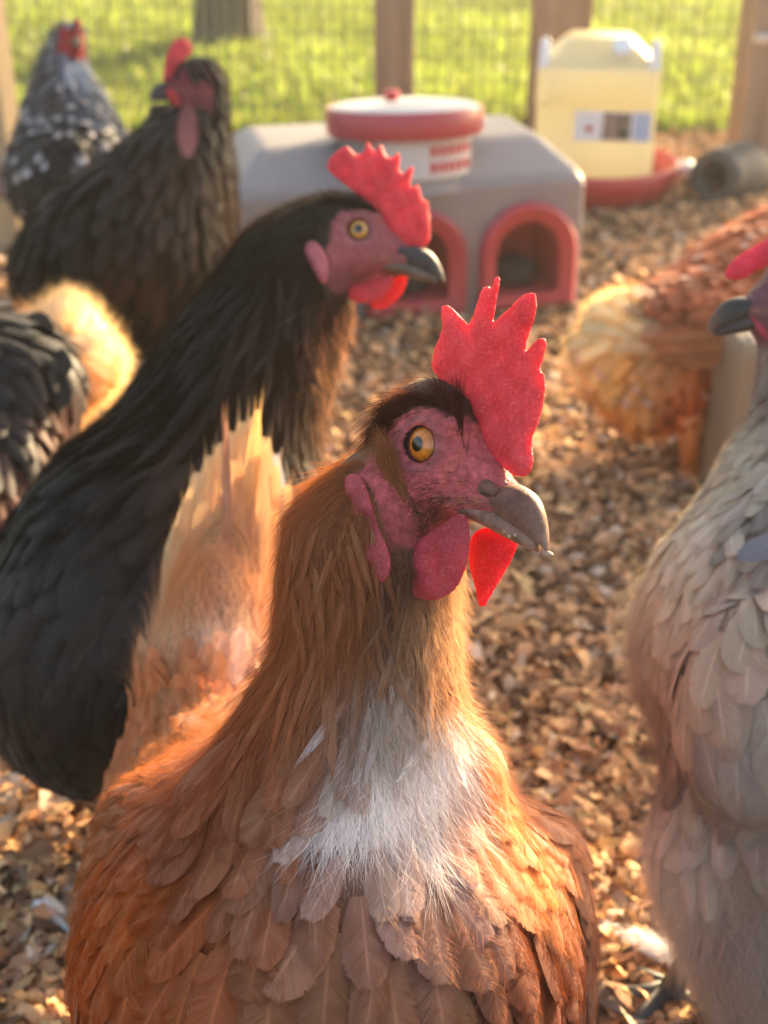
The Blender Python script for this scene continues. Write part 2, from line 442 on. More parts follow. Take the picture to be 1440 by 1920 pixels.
def surface_nets(F, xs, ys, zs):
    nx, ny, nz = F.shape; ins = F < 0
    cor = [(i, j, k) for i in (0, 1) for j in (0, 1) for k in (0, 1)]
    cnt = sum(ins[i:nx - 1 + i, j:ny - 1 + j, k:nz - 1 + k].astype(np.int8) for i, j, k in cor)
    I, J, K = np.nonzero((cnt > 0) & (cnt < 8))
    vid = np.full((nx - 1, ny - 1, nz - 1), -1, np.int32); vid[I, J, K] = np.arange(len(I))
    acc = np.zeros((len(I), 3)); num = np.zeros(len(I))
    for a in cor:
        for ax in range(3):
            if a[ax]: continue
            b = list(a); b[ax] = 1
            fa = F[I + a[0], J + a[1], K + a[2]]; fb = F[I + b[0], J + b[1], K + b[2]]
            m = (fa < 0) != (fb < 0)
            t = np.where(m, fa / np.where(m, fa - fb, 1), 0)
            p = np.stack([np.full(len(I), float(a[0])), np.full(len(I), float(a[1])), np.full(len(I), float(a[2]))], -1); p[:, ax] = t
            acc[m] += p[m]; num[m] += 1
    P = acc / num[:, None] + np.stack([I, J, K], -1)
    V = np.stack([np.interp(P[:, i], np.arange(len(a)), a) for i, a in enumerate((xs, ys, zs))], -1)
    Q = []
    for ax in range(3):
        sl0 = [slice(None)] * 3; sl1 = [slice(None)] * 3
        sl0[ax] = slice(0, -1); sl1[ax] = slice(1, None)
        A = ins[tuple(sl0)]; B = ins[tuple(sl1)]
        i, j, k = np.nonzero(A != B)
        idx = [i, j, k]; o1, o2 = [x for x in range(3) if x != ax]
        ok = (idx[o1] > 0) & (idx[o2] > 0) & (idx[o1] < F.shape[o1] - 1) & (idx[o2] < F.shape[o2] - 1)
        idx = [q[ok] for q in idx]; sg = A[i, j, k][ok]
        def cell(d1, d2):
            q = [x.copy() for x in idx]; q[o1] = q[o1] - d1; q[o2] = q[o2] - d2
            return vid[q[0], q[1], q[2]]
        quad = np.stack([cell(1, 1), cell(0, 1), cell(0, 0), cell(1, 0)], -1)
        nn = np.cross(V[quad[:, 2]] - V[quad[:, 0]], V[quad[:, 3]] - V[quad[:, 1]])[:, ax]
        flip = (nn > 0) != sg
        quad[flip] = quad[flip][:, ::-1]
        Q.append(quad)
    return V, np.concatenate(Q)

def axis(lo, hi, flo, fhi, coarse, fine):
    a = []; x = lo
    while x < hi:
        a.append(x); x += fine if flo <= x <= fhi else coarse
    a.append(hi + coarse); return np.array(a)

def poly_sd(poly, X, Z):
    """signed distance to a polygon, negative inside"""
    poly = np.asarray(poly, float); d = np.full(X.shape, 1e18); ins = np.zeros(X.shape, bool)
    for (x0, z0), (x1, z1) in zip(poly, np.roll(poly, -1, 0)):
        ex, ez = x1 - x0, z1 - z0
        t = np.clip(((X - x0) * ex + (Z - z0) * ez) / max(ex * ex + ez * ez, 1e-12), 0, 1)
        d = np.minimum(d, (X - x0 - t * ex) ** 2 + (Z - z0 - t * ez) ** 2)
        c = ((z0 > Z) != (z1 > Z)) & (X < ex * (Z - z0) / (ez if abs(ez) > 1e-12 else 1e-12) + x0)
        ins ^= c
    return np.where(ins, -1, 1) * np.sqrt(d)

def smooth_poly(poly, n=2):
    p = np.asarray(poly, float)
    for _ in range(n):
        q = np.roll(p, -1, 0); p = np.stack([p * .75 + q * .25, p * .25 + q * .75], 1).reshape(-1, 2)
    return p

def slab(poly, thick, rim, res, sm=1, lump=0.0, seed=0):
    """closed pillow-edged slab over a polygon in local (x,z); y is the thickness"""
    poly = smooth_poly(poly, sm); r2 = np.random.default_rng(seed)
    lo = poly.min(0) - 2 * res; hi = poly.max(0) + 2 * res
    xs = np.arange(lo[0], hi[0] + res, res); zs = np.arange(lo[1], hi[1] + res, res); ys = np.arange(-thick - 2 * res, thick + 2.5 * res, res * 0.8)
    X, Z = np.meshgrid(xs, zs, indexing='ij'); d = -poly_sd(poly, X, Z)
    T = thick * np.sqrt(np.clip(d / rim, 0, 1)) * (1 + lump * np.sin(X * 0.05 + seed) * np.cos(Z * 0.06))
    d = d + 0.016 * rim * (np.sin(X * 0.55 + seed) + np.sin(Z * 0.62 + 2 * seed) + np.sin((X + Z) * 0.31)) * (rim > 20)
    T = thick * np.sqrt(np.clip(d / rim, 0, 1)) * (1 + lump * (np.sin(X * 0.05 + seed) * np.cos(Z * 0.06) + 0.6 * np.sin(X * 0.11 + Z * 0.04 + seed) + 0.4 * np.sin(Z * 0.13 - X * 0.07)))
    T = np.where(d > 0, T, d)
    F = np.abs(ys)[None, :, None] - T[:, None, :]
    return surface_nets(F, xs, ys, zs)

# ------------------------------------------------------------------ feathers
NV, NU = 7, 5
VV = np.linspace(0, 1, NV); UU = np.linspace(0, 1, NU)
FQ = np.array([[i * NU + j, i * NU + j + 1, (i + 1) * NU + j + 1, (i + 1) * NU + j] for i in range(NV - 1) for j in range(NU - 1)])
def width_profile(pt):           # pt 0 rounded .. 1 pointed
    r = np.where(VV < 0.6, 0.45 + 0.55 * np.sin(np.clip(VV / 0.6, 0, 1) * math.pi / 2), np.sqrt(np.clip(1 - ((VV - 0.6) / 0.43) ** 2, 0.0, 1)))
    p = np.where(VV < 0.35, 0.5 + 0.5 * VV / 0.35, 1 - ((VV - 0.35) / 0.68) ** 1.4)
    return r * (1 - pt) + np.clip(p, 0.03, 1) * pt

def rbf(P, nodes):
    """inverse-distance blend of the hand-placed plumage nodes"""
    N = np.stack([n['p'] for n in nodes]); A = np.stack([n['v'] for n in nodes])
    d2 = ((P[:, None] - N[None]) ** 2).sum(-1) + 1e-5
    w = 1 / d2 ** 2.4
    return (w @ A) / w.sum(1, keepdims=True)

def node(px, py, d, dx, dy, dd, L, Wd, col, hair=1.0):
    fl = norm(dx * RT - dy * UP + dd * FWD)
    return dict(p=W(px, py, d), v=np.concatenate([fl, [L / 1000, Wd / 1000], lin(col), [hair]]))

def tri_sample(V, Q, n, r):
    a, b, c, e = (V[Q[:, i]] for i in range(4))
    ar = 0.5 * np.linalg.norm(np.cross(c - a, e - b), axis=1)
    f = r.choice(len(Q), n, p=ar / ar.sum())
    u = r.random((n, 1)); v = r.random((n, 1))
    return (a[f] * (1 - u) + b[f] * u) * (1 - v) + (e[f] * (1 - u) + c[f] * u) * v

def thin(P, rad):
    """greedy spacing"""
    cell = {}; keep = []; h = float(rad.max())
    for i in range(len(P)):
        k = tuple((P[i] // h).astype(int)); ok = True
        for dx in (-1, 0, 1):
            for dy in (-1, 0, 1):
                for dz in (-1, 0, 1):
                    for j in cell.get((k[0] + dx, k[1] + dy, k[2] + dz), ()):
                        q = P[i] - P[j]
                        if q @ q < rad[i] * rad[i]: ok = False; break
                    if not ok: break
                if not ok: break
            if not ok: break
        if ok: cell.setdefault(k, []).append(i); keep.append(i)
    return np.array(keep, int)

def tangent(fl, n, ang):
    t = norm(fl - (fl * n).sum(-1, keepdims=True) * n)
    s = np.cross(n, t)
    return t * np.cos(ang)[..., None] + s * np.sin(ang)[..., None]

def hug(field, P, fl, L, nseg, lift0, lift1, ang, follow=None):
    """centre lines that follow the body surface; returns points (N,nseg+1,3) and normals"""
    n = len(P); C_ = [None] * (nseg + 1); N_ = [None] * (nseg + 1)
    p, nm = field.project(P, lift0); C_[0] = p; N_[0] = nm
    t = tangent(fl, nm, ang)
    for i in range(1, nseg + 1):
        q = p + t * (L / nseg)[:, None]
        f = i / nseg
        q, nm = field.project(q, lift0 + (lift1 - lift0) * f ** 1.3, 1)
        t = norm(q - p); p = q; C_[i] = q; N_[i] = nm
    return np.stack(C_, 1), np.stack(N_, 1)

def blades(Cn, Nn, Wd, pt, r, camber=0.12, twist=0.12):
    n = len(Cn); T = np.gradient(Cn, axis=1); T = norm(T)
    S = norm(np.cross(T, Nn)); N2 = norm(np.cross(S, T))
    tw = r.normal(0, twist, (n, 1, 1)); S2 = S * np.cos(tw) + N2 * np.sin(tw)
    prof = width_profile(pt)
    uu = (UU - 0.5)
    V = Cn[:, :, None] + S2[:, :, None] * (Wd[:, None] * prof[None])[:, :, None, None] * uu[None, None, :, None]
    V = V - N2[:, :, None] * (camber * Wd[:, None] * prof[None])[:, :, None, None] * (4 * uu * uu)[None, None, :, None]
    fuv = np.zeros((n, NV, NU, 3)); fuv[..., 0] = UU[None, None]; fuv[..., 1] = VV[None, :, None]; fuv[..., 2] = r.random((n, 1, 1))
    return V.reshape(n, NV * NU, 3), fuv.reshape(n, NV * NU, 3)

def barbs(Cn, Nn, Wd, pt, r, K, col, over=(0.9, 1.18), lift=0.0006):
    """single barbs lying on each vane and running out past its edge"""
    n, m = Cn.shape[:2]; T = norm(np.gradient(Cn, axis=1)); S = norm(np.cross(T, Nn))
    v0 = r.uniform(0.22, 0.96, (n, K)); sg = np.where(r.random((n, K)) < 0.5, -1.0, 1.0); e0 = r.uniform(0.0, 0.75, (n, K)); e1 = np.maximum(r.uniform(*over, (n, K)), e0 + 0.2)
    prof = width_profile(pt); k = 4; out = []
    idx = np.arange(n)[:, None]
    h = r.uniform(0.0, 1.0, (n, K)) * lift
    for s_ in np.linspace(0, 1, k):
        v = v0 + 0.24 * (e1 - e0) * s_ ** 0.85; e = e0 + (e1 - e0) * s_
        vc = np.clip(v, 0, 0.9999) * (m - 1); i = vc.astype(int); f = (vc - i)[..., None]
        c = Cn[idx, i] * (1 - f) + Cn[idx, i + 1] * f; c = c + T[idx, i] * (np.maximum(v - 0.9999, 0) * np.linalg.norm(Cn[:, -1] - Cn[:, 0], axis=1)[:, None])[..., None]
        w = np.interp(np.clip(v, 0, 0.93), VV, prof); sd_ = S[idx, i]; nn = Nn[idx, i]
        out.append(c + sd_ * (sg * e * 0.5 * w * Wd[:, None])[..., None] + nn * (h + 0.0003 - 0.12 * Wd[:, None] * w * e * e + 0.0008 * s_ * s_ * h / lift)[..., None])
    P = np.stack(out, 2).reshape(n * K, k, 3)
    P = P + r.normal(0, 0.00025, (n * K, 1, 3)) * np.linspace(0, 1, k)[None, :, None]
    c = np.repeat(col, K, 0) * np.exp(r.normal(0, 0.16, (n * K, 1)))
    return P, c

def join_blades(V): 
    n = len(V); k = NV * NU
    return V.reshape(-1, 3), (FQ[None] + (np.arange(n) * k)[:, None, None]).reshape(-1, 4)

def make_hair(name, CP, rad, col, mat, parent, origin):
    """CP (N,k,3) strands as one Curves object"""
    n, k = CP.shape[:2]
    cu = bpy.data.hair_curves.new(name); cu.add_curves([k] * n)
    cu.attributes["position"].data.foreach_set("vector", (CP - origin).astype(np.float32).ravel())
    ra = cu.attributes.get("radius") or cu.attributes.new("radius", 'FLOAT', 'POINT')
    ra.data.foreach_set("value", (rad[:, None] * np.linspace(1, 0.12, k)[None]).astype(np.float32).ravel())
    a = cu.attributes.new("col", 'FLOAT_COLOR', 'CURVE')
    cc = np.ones((n, 4), np.float32); cc[:, :3] = col; a.data.foreach_set("color", cc.ravel())
    cu.materials.append(mat)
    o = bpy.data.objects.new(name, cu); C.objects.link(o); o.parent = parent; o["kind"] = "stuff"
    return o

def tube(pts, rads, seg=8, cap=True):
    pts = np.asarray(pts, float); V = []; Q = []
    T = norm(np.gradient(pts, axis=0)); ref = np.array([0.3, 0.2, 1.0])
    for i, (p, r) in enumerate(zip(pts, rads)):
        s = np.cross(T[i], ref); 
        if np.linalg.norm(s) < 1e-3: s = np.cross(T[i], [1, 0, 0])
        s = norm(s); u = np.cross(s, T[i])
        for k in range(seg):
            a = 2 * math.pi * k / seg; V.append(p + r * (s * math.cos(a) + u * math.sin(a)))
    F = [[i * seg + k, i * seg + (k + 1) % seg, (i + 1) * seg + (k + 1) % seg, (i + 1) * seg + k] for i in range(len(pts) - 1) for k in range(seg)]
    if cap:
        F.append(list(range(seg))[::-1]); F.append([(len(pts) - 1) * seg + k for k in range(seg)])
    return V, F

# ------------------------------------------------------------------ hens
FACE = np.array([(-84, 14), (-60, 52), (15, 68), (95, 48), (140, 60), (200, 40), (270, -60), (270, -170), (60, -185), (0, -195), (-70, -215), (-112, -190), (-118, -110), (-92, -55)], float)

class Hen:
    def __init__(s, base, label, group="hens in the run"):
        s.base = np.array([base[0], base[1], 0.0]); s.root = empty("hen", s.base, label, "hen", group)
        s.f = Field(); s.has_head = False; s.qs = []; s.paint = []
        s.r = np.random.default_rng(abs(hash(label)) % 1000 if False else int(base[0] * 977 + base[1] * 3571) % 9973)
    def add(s, name, V, F, mat, **kw):
        me = mk_mesh(name, np.asarray(V) - s.base, F, kw.get('col'), kw.get('fuv'), True) if isinstance(F, np.ndarray) else py_mesh(name, np.asarray(V) - s.base, F, True)
        return part(name, me, mat, kw.get('parent', s.root), kw.get('kind'), kw.get('label'))
    # head frame; a = yaw angle in the camera frame (0 = to the right, 90 = towards the camera)
    def head(s, px, py, d, a, u=0.000188, pitch=0.0, roll=0.0):
        s.has_head = True; s.u = u; s.hd = d; s.hpx = px; s.hpy = py; s.a = math.radians(a)
        ca, sa = math.cos(s.a), math.sin(s.a)
        hx = ca * RT + sa * TOW; hz = UP.copy(); hy = np.cross(hz, hx)
        c, n = math.cos(math.radians(roll)), math.sin(math.radians(roll))
        hy, hz = hy * c + hz * n, hz * c - hy * n
        s.A0 = np.stack([hx, hy, hz])                # unpitched: comb and wattles are drawn in this one
        c, n = math.cos(math.radians(pitch)), math.sin(math.radians(pitch))
        s.A = np.stack([hx * c + hz * n, hy, hz * c - hx * n])
        s.H = W(px, py, d)
        f, u_ = s.f, u
        L = s.loc
        f.ell(L((-40, 0, 25)), np.array((118, 70, 100)) * u_, s.A, 0.006)
        f.cone(L((40, 0, -15)), L((150, 0, -72)), 66 * u_, 36 * u_, 0.008)
        f.cone(L((-60, 0, -75)), L((120, 0, -100)), 74 * u_, 30 * u_, 0.008)
        for sg in (-1, 1):
            f.ell(L((10, sg * 30, -70)), np.array((78, 42, 58)) * u_, s.A, 0.006)
            f.cone(L((60, sg * 52, 44)), L((-60, sg * 52, 58)), 15 * u_, 18 * u_, 0.004)      # brow
            f.cone(L((70, sg * 40, -92)), L((150, sg * 26, -88)), 13 * u_, 10 * u_, 0.003)     # gape
    def carve(s):
        f, u_, L = s.f, s.u, s.loc
        for sg in (-1, 1):
            f.cut(L((2, sg * 82, 0)), 43 * u_, 0.0012)
            f.torus(L((2, sg * 67, 0)), s.A[1] * sg + s.A[0] * 0.12, 41 * u_, 7.5 * u_, 0.0010)
            f.torus(L((2, sg * 65, 0)), s.A[1] * sg + s.A[0] * 0.12, 53 * u_, 5 * u_, 0.0012)
            f.torus(L((2, sg * 62, -3)), s.A[1] * sg + s.A[0] * 0.12, 64 * u_, 5 * u_, 0.002)
    def loc(s, p): return s.H + (np.asarray(p, float) * s.u) @ s.A
    def loc0(s, p): return s.H + (np.asarray(p, float) * s.u) @ s.A0
    def inv(s, P): return ((P - s.H) @ s.A.T) / s.u
    def from_px(s, pts, y):
        k = s.u * FP / s.hd; pts = np.asarray(pts, float)
        return np.stack([((pts[:, 0] - s.hpx) / k - y * math.sin(s.a)) / math.cos(s.a), (s.hpy - pts[:, 1]) / k], -1)
    def build_body(s, coarse=0.006, fine=0.0011, nodes=None, facecol=(168, 70, 80), colfn=None):
        f = s.f; lo, hi = f.bounds(); s.nodes = nodes
        if s.has_head: s.carve()
        if s.has_head and fine < coarse:
            c = s.loc((20, 0, -30)); hr = 190 * s.u
            ax = [axis(lo[i], hi[i], c[i] - hr, c[i] + hr, coarse, fine) for i in range(3)]
        else:
            ax = [np.arange(lo[i], hi[i] + coarse, coarse) for i in range(3)]
        F = f.evaluate(*ax); V, Q = surface_nets(F, *ax); s.V, s.Q = V, Q
        col = s.attr(V)[:, 5:8] * 0.75
        if s.has_head:
            lo_ = s.inv(V); m = s.facemask(lo_)
            fc = lin(facecol)
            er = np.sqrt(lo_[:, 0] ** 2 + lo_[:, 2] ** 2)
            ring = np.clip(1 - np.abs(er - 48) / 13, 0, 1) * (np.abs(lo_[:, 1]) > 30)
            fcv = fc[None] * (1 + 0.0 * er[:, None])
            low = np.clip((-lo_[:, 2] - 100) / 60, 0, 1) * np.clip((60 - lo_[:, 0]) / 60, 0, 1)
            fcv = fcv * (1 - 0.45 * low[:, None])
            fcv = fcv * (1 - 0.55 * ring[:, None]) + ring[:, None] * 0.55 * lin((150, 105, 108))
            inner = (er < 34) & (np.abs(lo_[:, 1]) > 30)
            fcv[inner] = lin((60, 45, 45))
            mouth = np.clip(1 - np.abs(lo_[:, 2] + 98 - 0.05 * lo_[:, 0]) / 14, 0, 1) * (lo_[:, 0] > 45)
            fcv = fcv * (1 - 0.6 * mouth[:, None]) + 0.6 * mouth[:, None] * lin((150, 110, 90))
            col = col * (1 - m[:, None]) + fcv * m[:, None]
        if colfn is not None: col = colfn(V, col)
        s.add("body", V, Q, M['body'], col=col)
    def surf_y(s, x, z, sg):
        ys = np.linspace(150, 20, 120) * sg
        v, _ = s.f.sample(s.loc0(np.stack([np.full(120, x), ys, np.full(120, z)], 1)))
        i = np.nonzero(v < 0)[0]; return ys[i[0]] if len(i) else 60 * sg
    def lobe_y(s, pts, sg):
        y = 75.0 * sg
        for _ in range(4):
            q = s.from_px(pts, y).mean(0); y = s.surf_y(q[0], q[1], sg)
        return y
    def facemask(s, lo_):
        sd = poly_sd(FACE, lo_[:, 0], lo_[:, 2]); far = np.abs(lo_[:, 1]) < 130
        nz = 6 * np.sin(lo_[:, 0] * 0.21) * np.cos(lo_[:, 2] * 0.17)
        return np.clip(0.5 - (sd + nz) / 16, 0, 1) * far
    def attr(s, P):
        A = rbf(P, s.nodes)
        for c, rad, col in s.paint:      # plumage patches with ragged, mixed edges
            q = ((P - c) @ CAMA.T) / rad; m = np.clip((1 - (q * q).sum(1) + s.r.normal(0, .28, len(P))) * 2.2, 0, 1)[:, None]
            A[:, 5:8] = A[:, 5:8] * (1 - m) + lin(col) * m
        return A
    def free(s, P):              # 1 where feathers grow
        if not s.has_head: return np.ones(len(P))
        return 1 - s.facemask(s.inv(P))
    def plumage(s, cand=9000, space=0.5, lift=(0.0006, 0.004), pt=0.25, jit=0.16, var=0.18, singles=0, mat='feather', tip=None, keepfn=None, minL=0.0, ws=1.0, ls=1.0, K=0, brad=0.00008, nowhite=False):
        r = s.r
        P = tri_sample(s.V, s.Q, cand, r); A = s.attr(P)
        ok = (r.random(len(P)) < s.free(P)) & (A[:, 3] > minL)
        if keepfn is not None: ok &= keepfn(P)
        if nowhite: ok &= (A[:, 5:8].min(1) < 0.42)
        P, A = P[ok], A[ok]
        A[:, 4] *= ws; A[:, 3] *= ls
        k = thin(P, A[:, 4] * space); P, A = P[k], A[k]; n = len(P)
        L = A[:, 3] * r.uniform(0.8, 1.2, n); Wd = A[:, 4] * r.uniform(0.65, 1.25, n)
        Cn, Nn = hug(s.f, P, A[:, :3], L, NV - 1, lift[0], 1.0 * lift[1], r.normal(0, jit, n))
        Cn = Cn + Nn * (r.uniform(0, 1, (n, 1, 1)) * 0.0012)
        V, fuv = blades(Cn, Nn, Wd, pt, r)
        col = A[:, 5:8] * np.exp(r.normal(0, var, (n, 1))) * np.exp(r.normal(0, 0.02, (n, 3)))
        colv = np.repeat(col[:, None], NV * NU, 1)
        if tip is not None: colv = tip(colv, fuv, P, r)
        if K:
            BP, bc = barbs(Cn, Nn, Wd, pt, r, K, col)
            make_hair('barbs', BP, np.full(len(BP), brad) * r.uniform(0.6, 1.2, len(BP)), bc, M['hair'], s.root, s.base)
        sel = np.zeros(n, bool)
        if singles:
            mid = Cn[:, NV // 2 + 1]; pr = proj(mid); vd = norm(CAM - mid)
            facing = (Nn[:, NV // 2 + 1] * vd).sum(1)
            vis = (facing > 0.12) & (pr[:, 0] > -20) & (pr[:, 0] < 1460) & (pr[:, 1] < 1940) & (pr[:, 1] > 0)
            size = np.where(vis, L * Wd * facing / pr[:, 2] ** 2, 0)
            sel[np.argsort(-size)[:singles]] = True; sel &= size > 0
            for i in np.nonzero(sel)[0]:
                s.add("feather", V[i], FQ.copy(), M[mat], col=colv[i], fuv=fuv[i])
        R = ~sel
        JV, JQ = join_blades(V[R])
        s.add("plumage", JV, JQ, M[mat], col=colv[R].reshape(-1, 3), fuv=fuv[R].reshape(-1, 3), kind="stuff")
        return n
    def fluff(s, n, L=(0.5, 1.0), rad=0.00010, lift=0.006, jit=0.35, var=0.22, k=6, wig=0.0012, keepfn=None, name="fluff", bright=1.0, lenfix=None, mat='hair'):
        r = s.r
        P = tri_sample(s.V, s.Q, n, r); A = s.attr(P)
        ok = (r.random(len(P)) < s.free(P) * np.clip(A[:, 8], 0, 1))
        if keepfn is not None: ok &= keepfn(P)
        P, A = P[ok], A[ok]; n = len(P)
        if n == 0: return
        Ln = (A[:, 3] if lenfix is None else np.full(n, lenfix)) * r.uniform(L[0], L[1], n)
        Cn, Nn = hug(s.f, P, A[:, :3], Ln, k - 1, 0.0004, 0.002, r.normal(0, jit, n))
        h = (r.uniform(0.15, 1, (n, 1)) ** 1.5 * lift) * (np.linspace(0, 1, k)[None] ** 1.4)
        Cn = Cn + Nn * h[..., None]
        wv = r.normal(0, wig, (n, 1, 3)) * (np.linspace(0, 1, k)[None, :, None] ** 2)
        Cn = Cn + wv
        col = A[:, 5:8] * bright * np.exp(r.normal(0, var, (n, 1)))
        make_hair(name, Cn, np.full(n, rad) * r.uniform(0.6, 1.3, n), col, M[mat], s.root, s.base)
    # ---- head parts
    def flap(s, name, pts_local, y, thick, rim, res, col, lump=0.1, bend=None, seed=0, sm=1, label=None):
        V, Q = slab(pts_local, thick, rim, res, sm, lump, seed)
        V = V.copy(); V[:, 1] += y
        if bend is not None: V = bend(V)
        c = np.tile(lin(col), (len(V), 1))
        return s.add(name, s.loc0(V), Q, M['comb'], col=c, label=label)
    def beak(s, top=(70, 52, 48), tipc=(150, 125, 110), low=(130, 100, 85), scale=1.0, xs=1.0, drop=0.0):
        def loft(st, name, cf):
            V = []; n = 18
            for x, zt, zb, hw in st:
                for k in range(n):
                    t = 2 * math.pi * k / n; cz = math.sin(t); cyy = math.cos(t)
                    V.append((x, hw * np.sign(cyy) * abs(cyy) ** 0.85, (zt + zb) / 2 + (zt - zb) / 2 * np.sign(cz) * abs(cz) ** 0.9))
            V = np.array(V); m = len(st)
            F = [[i * n + k, i * n + (k + 1) % n, (i + 1) * n + (k + 1) % n, (i + 1) * n + k] for i in range(m - 1) for k in range(n)]
            V = np.vstack([V, V[-n:].mean(0)[None] + np.array([[2, 0, -3]]), V[:n].mean(0)[None]])
            F += [[(m - 1) * n + k, (m - 1) * n + (k + 1) % n, m * n, m * n] for k in range(n)]
            F = np.array(F)
            me_col = cf(V); V[:, 0] = 128 + (V[:, 0] - 128) * np.where(V[:, 0] > 128, xs, 1.0)
            Wd = s.loc(V * np.array([1, scale, 1]))
            # last fan as degenerate quads is avoided: use tris separately
            quads = F[F[:, 2] != F[:, 3]]; tris = F[F[:, 2] == F[:, 3]][:, :3]
            me = bpy.data.meshes.new(name)
            me.from_pydata([tuple(v) for v in (Wd - s.base)], [], [list(map(int, q)) for q in quads] + [list(map(int, q)) for q in tris])
            me.polygons.foreach_set("use_smooth", np.ones(len(me.polygons), bool)); me.update()
            a = me.attributes.new("col", 'FLOAT_COLOR', 'POINT'); cc = np.ones((len(V), 4), np.float32); cc[:, :3] = me_col
            a.data.foreach_set("color", cc.ravel())
            return part(name, me, M['horn'], s.root)
        def dense(st, m=26):
            st = np.array(st, float); t = np.linspace(0, len(st) - 1, m); o = []
            from_ = np.arange(len(st))
            for c in range(4):
                o.append(np.interp(t, from_, st[:, c]))
            o = np.stack(o, 1)
            for _ in range(2): o[1:-1] = (o[:-2] + 2 * o[1:-1] + o[2:]) / 4
            return o
        tl, tp, ll = lin(top), lin(tipc), lin(low)
        def cu(V):
            f = np.clip((V[:, 0] - 235) / 50, 0, 1)[:, None]; g = np.clip((-V[:, 2] - 88 - (V[:, 0] - 150) * 0.42) / 30, 0, 1)[:, None]
            ridge = np.clip(1 - np.abs(V[:, 1:2]) / 16, 0, 1)
            c = tl * (1 - 0.6 * g) + tp * 0.6 * g
            c = c * (1 - 0.55 * ridge) + tl * 0.5 * 0.55 * ridge
            return c * (1 - f * 0.35) + f * 0.35 * tp
        dp = drop; up = loft(dense([(128, -40 - dp, -100, 44), (158, -43 - dp, -108, 40), (200, -42 - dp, -126, 34), (240, -58 - dp * .6, -140, 25), (264, -88, -150, 17), (280, -124, -158, 10), (287, -152, -166, 4)]), "upper_beak", cu)
        lw = loft(dense([(70, -84, -126, 42), (120, -88, -134, 39), (170, -100, -146, 35), (210, -116, -156, 27), (245, -134, -164, 17), (262, -146, -166, 8)]), "lower_beak", lambda V: np.tile(ll, (len(V), 1)))
        for sg in (-1, 1):
            V, F = ball(12, 9); P = s.loc(V * np.array([30, 6, 18]) * (1 + 0.08 * np.sin(V[:, :1] * 9)) + np.array([142, sg * 37 * scale, -66]))
            o = s.add("nostril", P, F, M['horn'], col=np.where((np.abs(V[:, 2:3] + 0.35 + 0.2 * V[:, :1]) < 0.16) & (np.abs(V[:, :1]) < .75), tl * 0.25, tl * 1.05), parent=up)
        return up
    def eyes(s, iris=(205, 125, 40), sides=(-1, 1)):
        for sg in sides:
            n, m = 28, 20; V = []
            for j in range(m + 1):
                th = math.pi * 0.62 * j / m
                for k in range(n):
                    ph = 2 * math.pi * k / n; V.append((math.sin(th) * math.cos(ph), math.cos(th), math.sin(th) * math.sin(ph)))
            V = np.array(V); F = np.array([[j * n + k, j * n + (k + 1) % n, (j + 1) * n + (k + 1) % n, (j + 1) * n + k] for j in range(m) for k in range(n)])
            th = np.repeat(math.pi * 0.62 * np.arange(m + 1) / m, n); rr = np.sin(th) * 45
            ic = lin(iris); cc = np.tile(ic, (len(V), 1)) * (0.85 + 0.3 * np.sin(np.tile(np.arange(n), m + 1) * 2.1)[:, None] * 0.4)
            cc[(rr > 28)] *= 0.75; cc[rr > 33.5] = lin((38, 26, 22)); cc[rr < 16.5] = lin((10, 9, 9)); cc[th > 1.3] = lin((38, 26, 22))
            P = V * np.array([43, 43 * sg, 43]) + np.array([2, sg * 36, 0])
            if sg < 0: F = F[:, ::-1].copy()
            s.add("eye", s.loc(P), F, M['eye'], col=cc)
    def legs(s, feet, top, rad=0.007, mat='leg'):
        for (fx, fy), t in zip(feet, top):
            t = np.array(t); a = np.array([fx, fy, 0.022])
            V, F = tube([t, t * .45 + a * .55 + np.array([0, 0.004, 0]), a], [rad * 1.5, rad, rad * 0.95], 9)
            lg = s.add("leg", V, F, M[mat])
            for ang in (-0.75, 0.0, 0.75, math.pi):
                d = np.array([math.cos(s.yaw + ang), math.sin(s.yaw + ang), 0]); ln = 0.05 if abs(ang) < 2 else 0.022
                V, F = tube([a, a + d * ln * .5 + np.array([0, 0, -0.008]), a + d * ln + np.array([0, 0, -0.014])], [rad * .8, rad * .62, rad * .25], 7)
                s.add("toe", V, F, M[mat], parent=lg)
    def quill(s, name, base, tip, nrm, L_W, col, bend=0.1, pt=0.35, mat='tailf', parent=None, colt=None):
        b = np.array(base); t = np.array(tip); ax = t - b; Ln = np.linalg.norm(ax); n = norm(np.array(nrm))
        f = VV[:, None]
        cn = b + ax * f + n * (bend * Ln * (f * f - f) * -1.0)
        V, fuv = blades(cn[None], np.tile(n, (1, NV, 1)), np.array([L_W]), pt, s.r, 0.10, 0.05)
        c = np.tile(lin(col), (NV * NU, 1))
        if colt is not None:
            w = fuv[0][:, 1:2] ** 1.5; c = c * (1 - w) + lin(colt) * w
        s.qs.append((cn, np.tile(n, (NV, 1)), L_W, lin(colt if colt is not None else col), pt))
        return s.add(name, V[0], FQ.copy(), M[mat], col=c, fuv=fuv[0], parent=parent or s.root)
    def quill_barbs(s, K=160, rad=0.00009, over=(0.9, 1.2)):
        if not s.qs: return
        BP, bc = barbs(np.stack([q[0] for q in s.qs]), np.stack([q[1] for q in s.qs]), np.array([q[2] for q in s.qs]), s.qs[0][4], s.r, K, np.stack([q[3] for q in s.qs]), over, 0.002)
        make_hair("quill_barbs", BP, np.full(len(BP), rad), bc, M['hair'], s.root, s.base); s.qs = []

